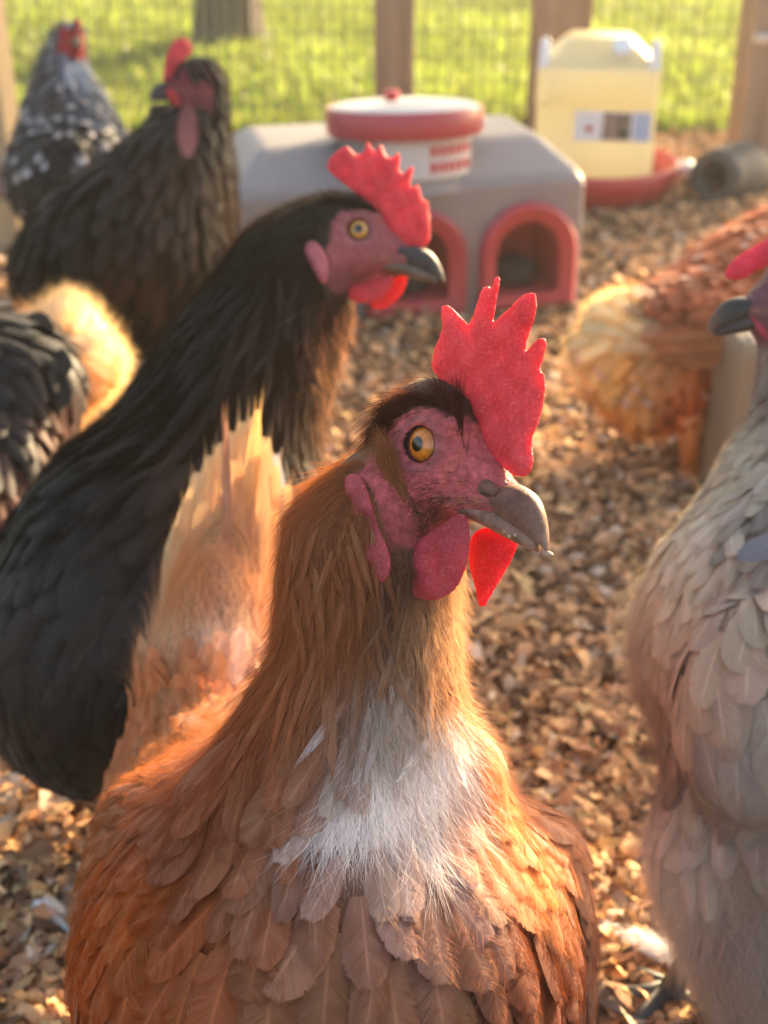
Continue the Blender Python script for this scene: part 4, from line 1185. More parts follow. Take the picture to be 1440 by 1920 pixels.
# ---- 1: brown hen in front --------------------------------------------------
def hen_front():
    D0 = 0.478
    b = W(600, 1700, 0.56)
    h = Hen((b[0], b[1]), "chestnut brown hen with white breast patch facing the camera in front"); h.yaw = -1.2
    h.head(832, 835, D0, 44, pitch=-8)
    f = h.f
    f.chain([pw(728, 925, .490, 86), pw(700, 1015, .494, 148), pw(690, 1125, .498, 142), pw(684, 1250, .506, 152), pw(672, 1390, .515, 182), pw(650, 1540, .525, 255)], 0.012)
    f.cone(W(590, 1330, .494), W(455, 1490, .492), .022, .016, .006)       # hackle cape
    f.cone(W(740, 1330, .498), W(860, 1440, .505), .016, .014, .010)
    f.ell(W(618, 1800, .545), np.array([.0985, .105, .098]), CAMA, 0.022)
    f.ell(W(540, 1640, .64), np.array([.088, .10, .085]), CAMA, 0.03)
    f.ell(W(420, 1560, .70), np.array([.058, .07, .06]), CAMA, 0.03)
    f.chain([pw(400, 1420, .70, 135), pw(395, 1260, .71, 98), pw(415, 1100, .718, 62), pw(440, 960, .725, 34)], 0.03)
    f.cone(*[x for p in (pw(275, 1560, .56, 75), pw(235, 1850, .57, 80)) for x in (p[0],)], .017, .019, 0.02)
    f.cone(W(1010, 1620, .55), W(1020, 1880, .57), .016, .018, 0.02)
    br = (172, 104, 64); org = (178, 92, 40)
    N = [node(830, 740, .468, -1, .25, .3, 13, 4, (92, 56, 42)), node(740, 760, .468, -1, .55, .2, 15, 5, (112, 68, 48)), node(660, 810, .475, -.8, .9, .2, 22, 7, (150, 92, 58)),
         node(590, 920, .49, -.3, 1, .1, 28, 8, (168, 102, 64)), node(540, 1060, .50, -.1, 1, 0, 32, 9, (166, 98, 60)), node(640, 1020, .46, .0, 1, 0, 26, 7, (162, 104, 70)),
         node(620, 1170, .465, -.15, 1, 0, 34, 9, (170, 110, 74)), node(520, 1200, .48, -.3, 1, 0, 36, 11, br), node(760, 1090, .455, .1, 1, 0, 16, 5, (118, 84, 66)),
         node(760, 1200, .455, .05, 1, 0, 20, 6, (128, 96, 78)), node(850, 1180, .47, .15, 1, 0.1, 20, 6, (205, 165, 130)), node(870, 1280, .475, .2, 1, .1, 22, 7, (196, 150, 112)),
         node(700, 1330, .455, 0, 1, 0, 24, 8, (160, 128, 110)), node(800, 1310, .458, .05, 1, 0, 24, 8, (128, 96, 80)), node(760, 1420, .455, 0, 1, 0, 26, 9, (146, 112, 96)),
         node(690, 1393, .448, -.1, 1, 0, 22, 7, (240, 232, 230)), node(740, 1473, .446, 0, 1, 0, 22, 8, (244, 236, 236)), node(850, 1383, .455, .1, 1, 0, 22, 7, (246, 238, 234)),
         node(870, 1473, .455, .15, 1, 0, 22, 8, (240, 232, 234)), node(625, 1520, .448, -.3, 1, 0, 24, 8, (222, 200, 190)), node(820, 1553, .45, .1, 1, 0, 22, 9, (190, 170, 168)),
         node(560, 1380, .46, -.25, 1, 0, 40, 14, (176, 114, 76)), node(440, 1350, .475, -.5, 1, 0, 42, 15, (164, 92, 58)), node(400, 1480, .475, -.35, 1, 0, 44, 17, (150, 84, 54)), node(520, 1500, .455, -.2, 1, 0, 42, 16, (158, 98, 66)),
         node(940, 1450, .475, .3, 1, .1, 36, 16, (214, 138, 78)), node(1000, 1540, .485, .3, 1, .1, 38, 18, (206, 128, 72)),  # sunlit breast patch put into these lighter, yellower colours
         node(700, 1610, .442, -.1, 1, 0, 36, 18, (158, 114, 94)), node(570, 1620, .446, -.2, 1, 0, 40, 20, (156, 102, 76)), node(800, 1640, .444, .1, 1, 0, 34, 18, (150, 104, 88)), node(500, 1430, .46, -.3, 1, 0, 40, 15, (164, 104, 70)),
         node(680, 1740, .44, -.1, 1, 0, 44, 23, (150, 104, 84)), node(560, 1760, .44, -.15, 1, 0, 46, 24, (152, 100, 76)), node(820, 1780, .44, .1, 1, 0, 44, 23, (146, 100, 86)), node(900, 1660, .455, .2, 1, 0, 42, 22, (128, 76, 62)),
         node(1000, 1720, .47, .2, 1, 0, 40, 21, (126, 70, 52)), node(1050, 1820, .49, .2, 1, .1, 34, 18, (118, 64, 48)), node(420, 1680, .455, -.4, 1, 0, 44, 24, (166, 90, 52)), node(300, 1640, .475, -.5, 1, .1, 36, 20, org), node(220, 1700, .50, -.4, 1, .2, 30, 17, org),
         node(350, 1820, .46, -.3, 1, 0, 44, 24, (160, 84, 46)), node(230, 1860, .50, -.3, 1, .1, 38, 20, (176, 90, 42)), node(520, 1900, .44, -.1, 1, 0, 46, 25, (150, 98, 74)), node(760, 1900, .44, .1, 1, 0, 46, 25, (148, 108, 90)), node(960, 1880, .46, .15, 1, 0, 42, 22, (124, 74, 58)),
         node(260, 1480, .56, -.4, .3, .6, 30, 16, (170, 104, 62)), node(330, 1370, .63, -.2, -.5, .8, 30, 15, (184, 118, 72)), node(300, 1330, .67, 0, -1, .2, 26, 17, (200, 126, 76)), node(400, 1340, .66, .1, -1, .2, 24, 15, (196, 130, 86)),
         node(400, 1240, .665, .1, -1, .1, 30, 13, (232, 212, 200), 3.0), node(320, 1250, .68, -.05, -1, .1, 30, 15, (224, 180, 140), 1.5), node(350, 1100, .69, .1, -1, 0, 44, 16, (214, 150, 98)), node(440, 1100, .69, .12, -1, 0, 44, 15, (206, 160, 126)), node(440, 980, .70, .15, -1, 0, 44, 14, (212, 156, 104)),
         node(700, 1600, .80, 0, 0, 1, 40, 20, org), node(900, 1500, .70, .2, .2, 1, 40, 20, org)]
    for n_ in N:
        if proj(n_['p'])[1] > 1570: n_['v'][5:8] *= np.array([0.92, 0.84, 0.66])
    wh_ = (248, 242, 242)
    h.paint = [(W(745, 1490, .46), np.array([.026, .06, .022]), wh_), (W(845, 1430, .462), np.array([.0105, .06, .020]), wh_), (W(655, 1550, .455), np.array([.021, .05, .011]), wh_), (W(880, 1530, .46), np.array([.008, .05, .012]), wh_), (W(735, 1360, .46), np.array([.012, .05, .018]), (200, 184, 176)), (W(810, 1620, .455), np.array([.007, .05, .009]), wh_)]
    h.build_body(0.0055, 0.0011, N, (210, 100, 100))
    wh = np.stack([n['p'] for n in N if n['v'][5:8].min() > 0.38])
    # big contour feathers, then the narrow neck hackles, each lying on the body
    neck_y = lambda P: proj(P)[:, 1]
    def flecks(colv, fuv, P, r):
        q = proj(P); m = (q[:, 0] > 640) & (q[:, 0] < 830) & (q[:, 1] > 1200) & (q[:, 1] < 1470) & (r.random(len(P)) < 0.30)
        w = np.clip((fuv[..., 1:2] - .35) / .2, 0, 1) * m[:, None, None]
        return colv * (1 - w) + lin((212, 202, 204)) * w
    h.plumage(15000, 0.46, (0.0005, 0.0040), 0.0, 0.2, 0.095, singles=240, keepfn=lambda P: (neck_y(P) > 1380), K=170, ls=0.8, brad=0.00006, nowhite=True)
    h.plumage(14000, 1.7, (0.0004, 0.0022), 0.9, 0.28, 0.10, ws=0.45, keepfn=lambda P: (neck_y(P) <= 1440) & (neck_y(P) > 960) & (proj(P)[:, 2] < .60), K=40, tip=flecks)
    h.fluff(150000, (0.35, 0.95), 0.00008, 0.0066, 0.32, 0.2, wig=0.0016, keepfn=lambda P: (neck_y(P) <= 1480) & (neck_y(P) > 860) & (proj(P)[:, 2] < .60))
    h.fluff(16000, (0.6, 1.0), 0.00008, 0.0025, 0.18, 0.22, keepfn=lambda P: (neck_y(P) <= 930) & (proj(P)[:, 2] < .60), name="crown_hackle")
    h.fluff(190000, (0.35, 0.75), 0.00008, 0.0055, 0.36, 0.12, wig=0.0024, keepfn=lambda P: (h.attr(P)[:, 5:8].min(1) > 0.34) & (neck_y(P) > 1300), name="down")
    h.fluff(26000, (0.35, 0.7), 0.00006, 0.003, 0.3, 0.2, keepfn=lambda P: (neck_y(P) > 1380) & (neck_y(P) < 1680) & (np.abs(proj(P)[:, 0] - 740) < 240), name="breast_down")
    h.fluff(16000, (0.3, 0.65), 0.00006, 0.0026, 0.3, 0.16, keepfn=lambda P: (neck_y(P) > 1400), name="barb_wisps")
    # dark brow and crown hairs, cheek bristles, ear tuft
    def strands(name, roots, dirs, L, col, rad=0.00011, k=6, var=0.25, curve=None):
        n = len(roots); r = h.r; t = np.linspace(0, 1, k)[None, :, None]
        d = norm(dirs + r.normal(0, 0.16, (n, 3)))
        Ln = (L * r.uniform(0.6, 1.15, n))[:, None, None]
        P = roots[:, None] + d[:, None] * t * Ln
        if curve is not None: P = P + curve[:, None] * (t ** 2) * Ln
        P = P + r.normal(0, 0.0005, (n, 1, 3)) * t ** 2
        make_hair(name, P, np.full(n, rad), lin(col)[None] * np.exp(r.normal(0, var, (n, 1))), M['hair'], h.root, h.base)
    r = h.r; X, Y, Z = h.A0
    def onhead(lx, lz, sg, n, sx, sz):
        a = np.stack([r.normal(lx, sx, n), np.full(n, sg * 62.0), r.normal(lz, sz, n)], 1)
        P, nn = h.f.project(h.loc0(a), 0.0002, 6); return P, nn
    for sg in (-1, 1):
        for (lx, lz, dx, dz, L, n, sx, sz) in ((105, 75, -.1, 1, .014, 60, 10, 14), (70, 82, -.6, .6, .014, 90, 18, 8), (15, 88, -1, .15, .016, 140, 26, 9), (-45, 78, -1, -.25, .018, 140, 24, 12), (112, 30, -.15, 1, .012, 45, 8, 16), (-90, 50, -1, -.6, .018, 90, 18, 16)):
            P, nn = onhead(lx, lz, sg, n, sx, sz)
            strands("brow_hair", P, (dx * X + dz * Z)[None] + nn * 0.22, L, (84, 50, 40), 0.00016, curve=np.tile(-0.25 * Z * (dz < .5), (n, 1)))
        P, nn = onhead(-20, -110, sg, 420, 48, 26)
        strands("cheek_hair", P, (-1.0 * X - 0.12 * Z)[None] + nn * 0.15, .0075, (96, 58, 50), 0.00008)
        P, nn = onhead(-20, -150, sg, 900, 36, 24)
        strands("cheek_hair", P, (-0.9 * X - 0.5 * Z)[None] + nn * 0.2, .010, (112, 76, 60), 0.00008)
        P, nn = onhead(40, -70, sg, 160, 50, 22)
        strands("cheek_hair", P, (-1.0 * X - 0.1 * Z)[None] + nn * 0.12, .0045, (110, 62, 56), 0.00006)
        P, nn = onhead(-72, -75, sg, 520, 12, 24)
        strands("ear_tuft", P, (-0.75 * X + 0.95 * Z)[None] + nn * 0.35, .0115, (158, 104, 72), 0.00012, curve=np.tile(0.25 * X, (520, 1)))
    n_ = 70; a_ = np.stack([r.normal(150, 9, n_), np.full(n_, 50.0), r.normal(25, 16, n_)], 1); P, nn = h.f.project(h.loc0(a_), 0.0002, 6)
    strands('brow_hair', P, (0.35 * X + 0.9 * Y + 0.45 * Z)[None] + nn * .3, .0085, (84, 50, 44), 0.00016)
    comb = h.from_px([(822, 712), (806, 690), (814, 658), (836, 624), (836, 586), (842, 572), (856, 580), (872, 604), (885, 618), (902, 580), (909, 556), (920, 552), (926, 562), (931, 540), (937, 537), (941, 545), (930, 596), (922, 622), (938, 608), (982, 573), (998, 576), (995, 612), (978, 650), (966, 680), (998, 650), (1006, 658), (998, 690), (988, 706), (998, 722), (994, 770), (986, 800), (978, 835), (985, 880), (965, 905), (930, 880), (890, 830), (850, 770)], 0)
    h.flap("comb", comb, 0, 15, 42, 5.0, (198, 74, 82), 0.28, lambda V: V + np.stack([0 * V[:, 0], 10 * np.sin(V[:, 2] / 60.0) - 0.05 * (V[:, 2] - 120), 0 * V[:, 0]], 1), 1)
    wn_ = h.from_px([(866, 962), (876, 990), (876, 1050), (864, 1092), (838, 1118), (805, 1122), (776, 1106), (760, 1074), (762, 1042), (784, 1012), (822, 988), (850, 964)], -62)
    h.flap("wattle", wn_, -62, 15, 30, 4.5, (188, 68, 76), 0.25, lambda V: V + np.stack([0 * V[:, 0], 0.12 * (V[:, 2] + 130), 0 * V[:, 0]], 1), 2)
    wf_ = h.from_px([(880, 1005), (905, 985), (940, 990), (964, 1008), (955, 1038), (935, 1076), (914, 1112), (900, 1140), (889, 1136), (886, 1100), (874, 1060)], 34)
    h.flap("wattle", wf_, 34, 9, 26, 4.5, (196, 44, 58), 0.1, lambda V: V + np.stack([0 * V[:, 0], -0.06 * (V[:, 2] + 130), 0 * V[:, 0]], 1), 3)
    L1 = [(648, 888), (676, 890), (696, 955), (714, 1008), (730, 1044), (722, 1086), (700, 1090), (674, 1052), (652, 990), (640, 925)]; y = h.lobe_y(L1, -1)
    h.flap("ear_lobe", h.from_px(L1, y), y + 5, 17, 40, 4.0, (188, 80, 86), 0.35, None, 4)
    lb = np.array([(-150, -60), (-120, -70), (-100, -150), (-80, -230), (-100, -240), (-130, -170)], float)
    h.flap("ear_lobe", lb, 80, 15, 18, 5.0, (190, 78, 92), 0.2, None, 6)
    h.beak((112, 72, 58), (176, 142, 122), (136, 98, 82), xs=.9, drop=9); h.eyes((220, 124, 36))
    # overgrown pale beak tip and crumbs of feed at the gape
    V, F = ball(12, 8); V = V * np.array([12, 7, 6]) + np.array([272, 0, -166]); h.add("beak_tip", h.loc(V), F, M['horn'], col=np.tile(lin((176, 146, 124)), (len(V), 1)))
    for i in range(26):
        t = r.random(); V, F = ball(6, 4)
        p = np.array([150 + 62 * t, -30 + 10 * t, -112 - 34 * t]) + r.normal(0, 3.0, 3)
        h.add("feed_crumb", h.loc(V * r.uniform(2.2, 4.2) + p), F, M['crumb'])
    # tail: tall pale quills standing up behind
    # coverts over the tail mound, then the upright fan
    tq = lambda P: proj(P)
    h.plumage(7000, 0.5, (0.0008, 0.006), 0.1, 0.2, 0.12, keepfn=lambda P: (tq(P)[:, 2] > .60) & (tq(P)[:, 1] < 1390) & (tq(P)[:, 1] > 1285), K=80)
    fan = []; tipy = lambda x: np.interp(x, [310, 335, 380, 430, 455, 484, 505, 535, 560], [1060, 975, 868, 812, 790, 778, 850, 905, 960])
    for i in range(11):       # rear row, paler
        t = i / 10; tx = 332 + 205 * t; fan.append((325 + 165 * t, 1240, .722 + .02 * t, tx, tipy(tx), .735 + .02 * t, 62 + 10 * (i % 3), (206, 160, 112), (226, 190, 142)))
    for i in range(8):        # middle row
        t = i / 7; tx = 345 + 165 * t; fan.append((335 + 145 * t, 1255, .705, tx, tipy(tx) + 60 + 35 * (i % 2), .716, 78, (198, 144, 100), (216, 170, 124)))
    for i in range(6):        # front coverts, browner
        t = i / 5; fan.append((330 + 145 * t, 1280, .692, 350 + 125 * t, 1075 - 60 * math.sin(math.pi * t), .700, 84, (190, 132, 92), (204, 150, 110)))
    fan += [(445, 1180, .712, 484, 768, .716, 40, (214, 164, 112), (238, 196, 130)), (430, 1150, .70, 424, 790, .705, 24, (176, 128, 100), (168, 122, 100)), (470, 1150, .735, 512, 850, .76, 90, (186, 184, 190), (206, 206, 214))]
    for i, (bx_, by, bd, tx, ty, td, w, c, ct) in enumerate(fan):
        c = np.array(c) * h.r.uniform(.92, 1.06)
        h.quill("tail_feather", W(bx_, by, bd), W(tx, ty, td), -FWD + RT * h.r.uniform(-.45, .45), w * td / FP, c, 0.05, 0.3, colt=ct)
    h.quill_barbs(220, 0.00006, (0.6, 0.98))
    h.fluff(60000, (0.5, 1.1), 0.00007, 0.012, 0.4, 0.10, wig=0.003, keepfn=lambda P: (tq(P)[:, 2] > .60) & (tq(P)[:, 1] > 1060) & (tq(P)[:, 1] < 1330), name='tail_down')
    h.legs([(b[0] - .05, b[1] + .02), (b[0] + .05, b[1] + .03)], [W(520, 1800, .60), W(720, 1800, .60)])
hen_front()

# ---- 2: black hen behind ----------------------------------------------------
def hen_black():
    b = W(300, 1200, .84)
    h = Hen((b[0], b[1]), "large black hen with upright red comb turned right behind the brown one"); h.yaw = 0.2
    h.head(672, 438, .838, 0, u=0.0001885)
    f = h.f
    f.chain([pw(600, 450, .846, 62), pw(560, 500, .846, 96), pw(525, 575, .85, 114), pw(468, 690, .85, 140), pw(410, 810, .845, 160), pw(345, 950, .84, 226)], 0.02)
    f.ell(W(285, 1150, .84), np.array([.098, .105, .106]), CAMA, 0.03)
    f.ell(W(440, 1050, .86), np.array([.070, .085, .085]), CAMA, 0.03)
    f.ell(W(170, 1260, .83), np.array([.062, .08, .07]), CAMA, 0.03)
    k1 = (46, 38, 33); k2 = (58, 42, 34); k3 = (34, 30, 27)  # neck black lifted: a veil of glare is put into its colour
    N = [node(640, 350, .82, -1, .1, 0, 12, 4, k1), node(540, 400, .82, -.9, .7, 0, 20, 6, k1), node(430, 520, .82, -.6, .9, 0, 34, 9, k1), node(560, 560, .81, -.2, 1, 0, 28, 8, (54, 42, 36)), node(620, 600, .82, -.1, 1, 0, 18, 6, (70, 46, 36)),
         node(585, 700, .82, .0, 1, 0, 20, 7, (64, 46, 36)), node(590, 820, .83, .1, 1, 0, 22, 8, (58, 42, 34)), node(500, 650, .79, -.3, 1, 0, 36, 10, k2), node(380, 640, .81, -.6, .9, 0, 42, 12, k1), node(300, 740, .80, -.7, .8, 0, 46, 14, k1), node(460, 800, .77, -.4, 1, 0, 44, 14, k2),
         node(400, 900, .74, -.5, 1, 0, 46, 18, k2), node(200, 880, .78, -.8, .6, 0, 46, 20, k3), node(120, 1000, .78, -.6, .8, 0, 46, 24, k3), node(250, 1080, .73, -.5, .9, 0, 48, 26, k1), node(380, 1100, .73, -.2, 1, 0, 46, 24, k2), node(80, 1200, .77, -.3, 1, 0, 44, 24, (44, 33, 28)),
         node(220, 1260, .74, -.3, 1, 0, 46, 26, (42, 34, 29)), node(150, 1400, .77, -.1, 1, 0, 40, 22, k3), node(350, 1350, .76, 0, 1, 0, 40, 22, k3), node(520, 1000, .79, .1, 1, 0, 40, 20, k2), node(300, 1100, .95, 0, .5, 1, 40, 22, k3)]
    h.build_body(0.0065, 0.0013, N, (156, 82, 90))
    h.plumage(9000, 0.5, (0.0005, 0.0035), 0.1, 0.22, 0.14, singles=70, keepfn=lambda P: proj(P)[:, 1] > 860, K=40)
    h.plumage(14000, 1.5, (0.0004, 0.0024), 0.9, 0.2, 0.12, ws=0.55, keepfn=lambda P: (proj(P)[:, 1] <= 920) & (proj(P)[:, 1] > 520), K=14)
    h.fluff(70000, (0.4, 1.0), 0.00010, 0.0050, 0.26, 0.2, keepfn=lambda P: proj(P)[:, 1] < 980)
    h.fluff(9000, (0.7, 1.3), 0.00012, 0.012, 0.5, 0.2, keepfn=lambda P: (proj(P)[:, 0] > 575) & (proj(P)[:, 1] > 540) & (proj(P)[:, 1] < 900), name="throat_sunlit_fluff", bright=9.0, mat="airy")  # sun rim along the throat painted by brightening the strand colour
    comb = h.from_px([(806, 462), (808, 420), (803, 374), (792, 376), (786, 342), (766, 356), (780, 302), (747, 333), (753, 278), (728, 302), (713, 264), (703, 290), (690, 258), (680, 288), (667, 290), (648, 268), (606, 308), (628, 334), (664, 358), (700, 400), (728, 450), (770, 470)], 0)
    h.flap("comb", comb, 0, 12, 34, 5.0, (202, 62, 74), 0.28, None, 7, 1)
    wn_ = h.from_px([(652, 540), (700, 528), (738, 516), (739, 530), (726, 556), (700, 573), (662, 571), (648, 556)], -34); h.flap("wattle", wn_, -34, 14, 26, 5, (190, 52, 66), 0.1, None, 8)
    wf_ = h.from_px([(700, 530), (766, 510), (762, 535), (744, 564), (714, 580), (692, 574)], 26); h.flap("wattle", wf_, 26, 10, 26, 5, (212, 36, 44), 0.1, None, 9)
    L1 = [(576, 474), (592, 466), (608, 480), (620, 512), (617, 542), (609, 550), (590, 522), (574, 492)]; y = h.lobe_y(L1, -1); h.flap("ear_lobe", h.from_px(L1, y), y - 4, 15, 20, 5, (184, 104, 114), 0.2, None, 10)
    h.beak((46, 44, 46), (120, 110, 100), (92, 82, 76)); h.eyes((196, 142, 66))
    r = h.r
    for sg in (-1, 1):
        n = 330; a = np.stack([r.uniform(-110, 140, n), np.full(n, sg * 60.0), np.interp(r.uniform(0, 1, n), [0, 1], [62, 110])], 1)
        P, nn = h.f.project(h.loc0(a), 0.0002, 6); t = np.linspace(0, 1, 5)[None, :, None]
        d = norm((-1.0 * h.A0[0] + 0.1 * h.A0[2])[None] + nn * 0.2 + r.normal(0, .18, (n, 3)))
        make_hair("brow_hair", P[:, None] + d[:, None] * t * (0.012 * r.uniform(.6, 1.1, n))[:, None, None], np.full(n, .00014), lin((52, 40, 34))[None] * np.exp(r.normal(0, .2, (n, 1))), M['hair'], h.root, h.base)
    for i, (x, y, d, tx, ty, td) in enumerate([(120, 1080, .86, -60, 1010, .95), (130, 1120, .86, -80, 1080, .95), (150, 1050, .88, -30, 960, .98)]):
        h.quill("tail_feather", W(x, y, d), W(tx, ty, td), -FWD, .03, (30, 26, 24), .08, .3)
    h.legs([(b[0] + .02, b[1] + .03), (b[0] + .07, b[1] - .03)], [W(300, 1340, .86), W(380, 1340, .83)], mat='darkleg')
hen_black()

# ---- 3: black hen with bare pink throat, back left ---------------------------
def hen_barethroat():
    b = W(250, 520, 1.40)
    h = Hen((b[0], b[1]), "black hen with bare pink throat and small upright comb at the back"); h.yaw = 2.6
    h.head(362, 152, 1.362, 152, u=0.000165)
    f = h.f
    f.chain([pw(375, 165, 1.37, 40), pw(372, 225, 1.375, 42), pw(350, 300, 1.38, 78), pw(310, 380, 1.385, 128), pw(270, 450, 1.39, 165)], 0.02)
    f.ell(W(240, 500, 1.40), np.array([.108, .11, .092]), CAMA, 0.03)
    f.ell(W(120, 520, 1.42), np.array([.05, .06, .05]), CAMA, 0.03)
    f.cone(W(405, 160, 1.40), W(408, 270, 1.40), .011, .010, .01); f.cone(W(300, 215, 1.38), W(290, 255, 1.38), .009, .012, .012)
    k = (26, 22, 20); kb = (52, 34, 27)
    N = [node(400, 140, 1.37, .4, 1, 0, 26, 8, k), node(415, 240, 1.38, .1, 1, 0, 30, 9, (34, 27, 23)), node(300, 230, 1.37, -.3, 1, 0, 28, 9, k), node(330, 360, 1.33, -.2, 1, 0, 34, 14, kb),
         node(400, 370, 1.36, .2, 1, 0, 34, 14, (60, 42, 32)), node(250, 400, 1.34, -.5, 1, 0, 40, 18, k), node(150, 430, 1.36, -.9, .5, 0, 44, 22, k), node(300, 520, 1.31, -.2, 1, 0, 40, 22, kb), node(400, 520, 1.34, .1, 1, 0, 40, 22, kb), node(150, 560, 1.34, -.5, 1, 0, 40, 22, k), node(260, 620, 1.33, 0, 1, 0, 36, 20, k), node(70, 540, 1.40, -1, .2, 0, 44, 22, k), node(250, 500, 1.52, 0, .3, 1, 40, 22, k)]
    thr_ = lambda P: (((proj(P)[:, 0] - 352) / 21) ** 2 + ((proj(P)[:, 1] - 245) / 48) ** 2 < 1) & (proj(P)[:, 2] < 1.375)
    h.build_body(0.008, 0.0022, N, (132, 56, 66), lambda V, c: np.where(thr_(V)[:, None], lin((146, 84, 84)), c))
    thr = lambda P: ~thr_(P)
    h.plumage(5000, 0.8, (0.0008, 0.004), 0.4, 0.2, 0.15, keepfn=thr)
    h.fluff(26000, (0.4, 0.9), 0.00016, 0.007, 0.3, 0.2, keepfn=thr)
    h.fluff(2600, (0.6, 1.0), 0.0002, 0.012, 0.5, 0.2, keepfn=lambda P: (proj(P)[:, 0] > 365 + (proj(P)[:, 1] - 260) * .28) & (proj(P)[:, 1] > 255) & (proj(P)[:, 1] < 470), name="edge_sunlit_fluff", bright=9.0, mat="airy")  # lit outline on the right painted with much brighter strands
    comb = h.from_px([(312, 185), (309, 142), (318, 102), (330, 80), (344, 72), (358, 78), (362, 98), (346, 118), (334, 140), (326, 170)], 0); h.flap("comb", comb, 0, 16, 30, 7, (204, 40, 62), .15, None, 11)
    lb = h.from_px([(318, 170), (345, 182), (352, 196), (342, 210), (326, 200), (316, 186)], 30); h.flap("wattle", lb, 34, 14, 24, 7, (200, 42, 56), .1, None, 12)
    h.beak((50, 46, 52), (80, 74, 74), (60, 54, 56)); h.eyes((110, 70, 40))
    for (x, y, d, tx, ty, td) in [(90, 500, 1.43, 20, 560, 1.45), (80, 520, 1.43, 40, 590, 1.44), (100, 480, 1.44, 10, 500, 1.48)]:
        h.quill("tail_feather", W(x, y, d), W(tx, ty, td), -FWD, .035, (24, 20, 19), .1, .2)
    h.legs([(b[0] - .03, b[1]), (b[0] + .05, b[1])], [W(220, 580, 1.40), W(300, 580, 1.40)], mat='darkleg')
hen_barethroat()

# ---- 4: speckled hen far left -------------------------------------------------
def hen_speckled():
    b = W(150, 330, 1.82)
    h = Hen((b[0], b[1]), "speckled black and grey hen with pale neck beside the sunlit post"); h.yaw = -1.2
    h.head(136, 72, 1.80, 62, u=0.000158, roll=-8)
    f = h.f
    f.chain([pw(125, 80, 1.805, 30), pw(118, 125, 1.81, 36), pw(122, 185, 1.81, 56), pw(130, 250, 1.81, 86), pw(140, 310, 1.82, 112)], 0.02)
    f.ell(W(145, 345, 1.82), np.array([.088, .11, .075]), CAMA, 0.03)
    f.cone(W(60, 300, 1.86), W(30, 340, 1.9), .03, .025, .03)
    g = (112, 108, 110); k = (22, 22, 24)
    N = [node(120, 70, 1.79, -.3, 1, 0, 16, 5, (126, 122, 124)), node(100, 140, 1.79, -.2, 1, 0, 26, 8, (104, 98, 96)), node(150, 130, 1.78, .2, 1, 0, 26, 8, (150, 164, 180)), node(110, 200, 1.77, -.2, 1, 0, 30, 12, (78, 72, 70)), node(165, 200, 1.77, .3, 1, 0, 30, 12, (76, 88, 102)), node(130, 280, 1.74, 0, 1, 0, 34, 20, k),
         node(200, 290, 1.77, .5, 1, 0, 34, 20, (38, 40, 46)), node(70, 280, 1.78, -.4, 1, 0, 34, 20, (50, 46, 42)), node(140, 360, 1.73, 0, 1, 0, 34, 22, k), node(240, 330, 1.82, .5, 1, 0, 34, 20, (34, 36, 42)), node(30, 340, 1.88, -.6, .8, 0, 40, 20, (120, 84, 52)), node(140, 320, 1.95, 0, .4, 1, 36, 20, k)]
    h.build_body(0.008, 0.0026, N, (176, 52, 52))
    h.plumage(3500, 0.55, (0.001, 0.008), 0.1, 0.2, 0.2, tip=px_tip(None, (196, 186, 184), .4, .30))
    h.fluff(4000, (0.5, .9), 0.0002, 0.005, 0.3, 0.2, keepfn=lambda P: proj(P)[:, 1] < 230)
    h.flap("comb", np.array([(-60, 120), (-20, 165), (40, 160), (110, 150), (180, 90), (215, 10), (180, -20), (120, 40), (40, 90)], float), 0, 24, 40, 9, (182, 52, 52), .3, None, 13)
    for sg in (-1, 1): h.flap("wattle", np.array([(60, -120), (150, -120), (160, -190), (110, -240), (60, -200)], float), sg * 30, 14, 24, 9, (184, 48, 50), .1, None, 14)
    h.beak((120, 92, 70), (150, 120, 95), (120, 92, 70)); h.eyes((150, 80, 40))
    for (x, y, d, tx, ty, td) in [(60, 300, 1.88, 78, 385, 1.84), (50, 290, 1.88, 10, 290, 1.9), (70, 270, 1.88, 95, 300, 1.8)]:
        h.quill("wing_feather", W(x, y, d), W(tx, ty, td), -FWD, .022, (150, 100, 58), .1, .3, colt=(200, 140, 80))
    h.legs([(b[0] - .03, b[1]), (b[0] + .05, b[1])], [W(120, 390, 1.82), W(180, 390, 1.82)], mat='darkleg')
hen_speckled()

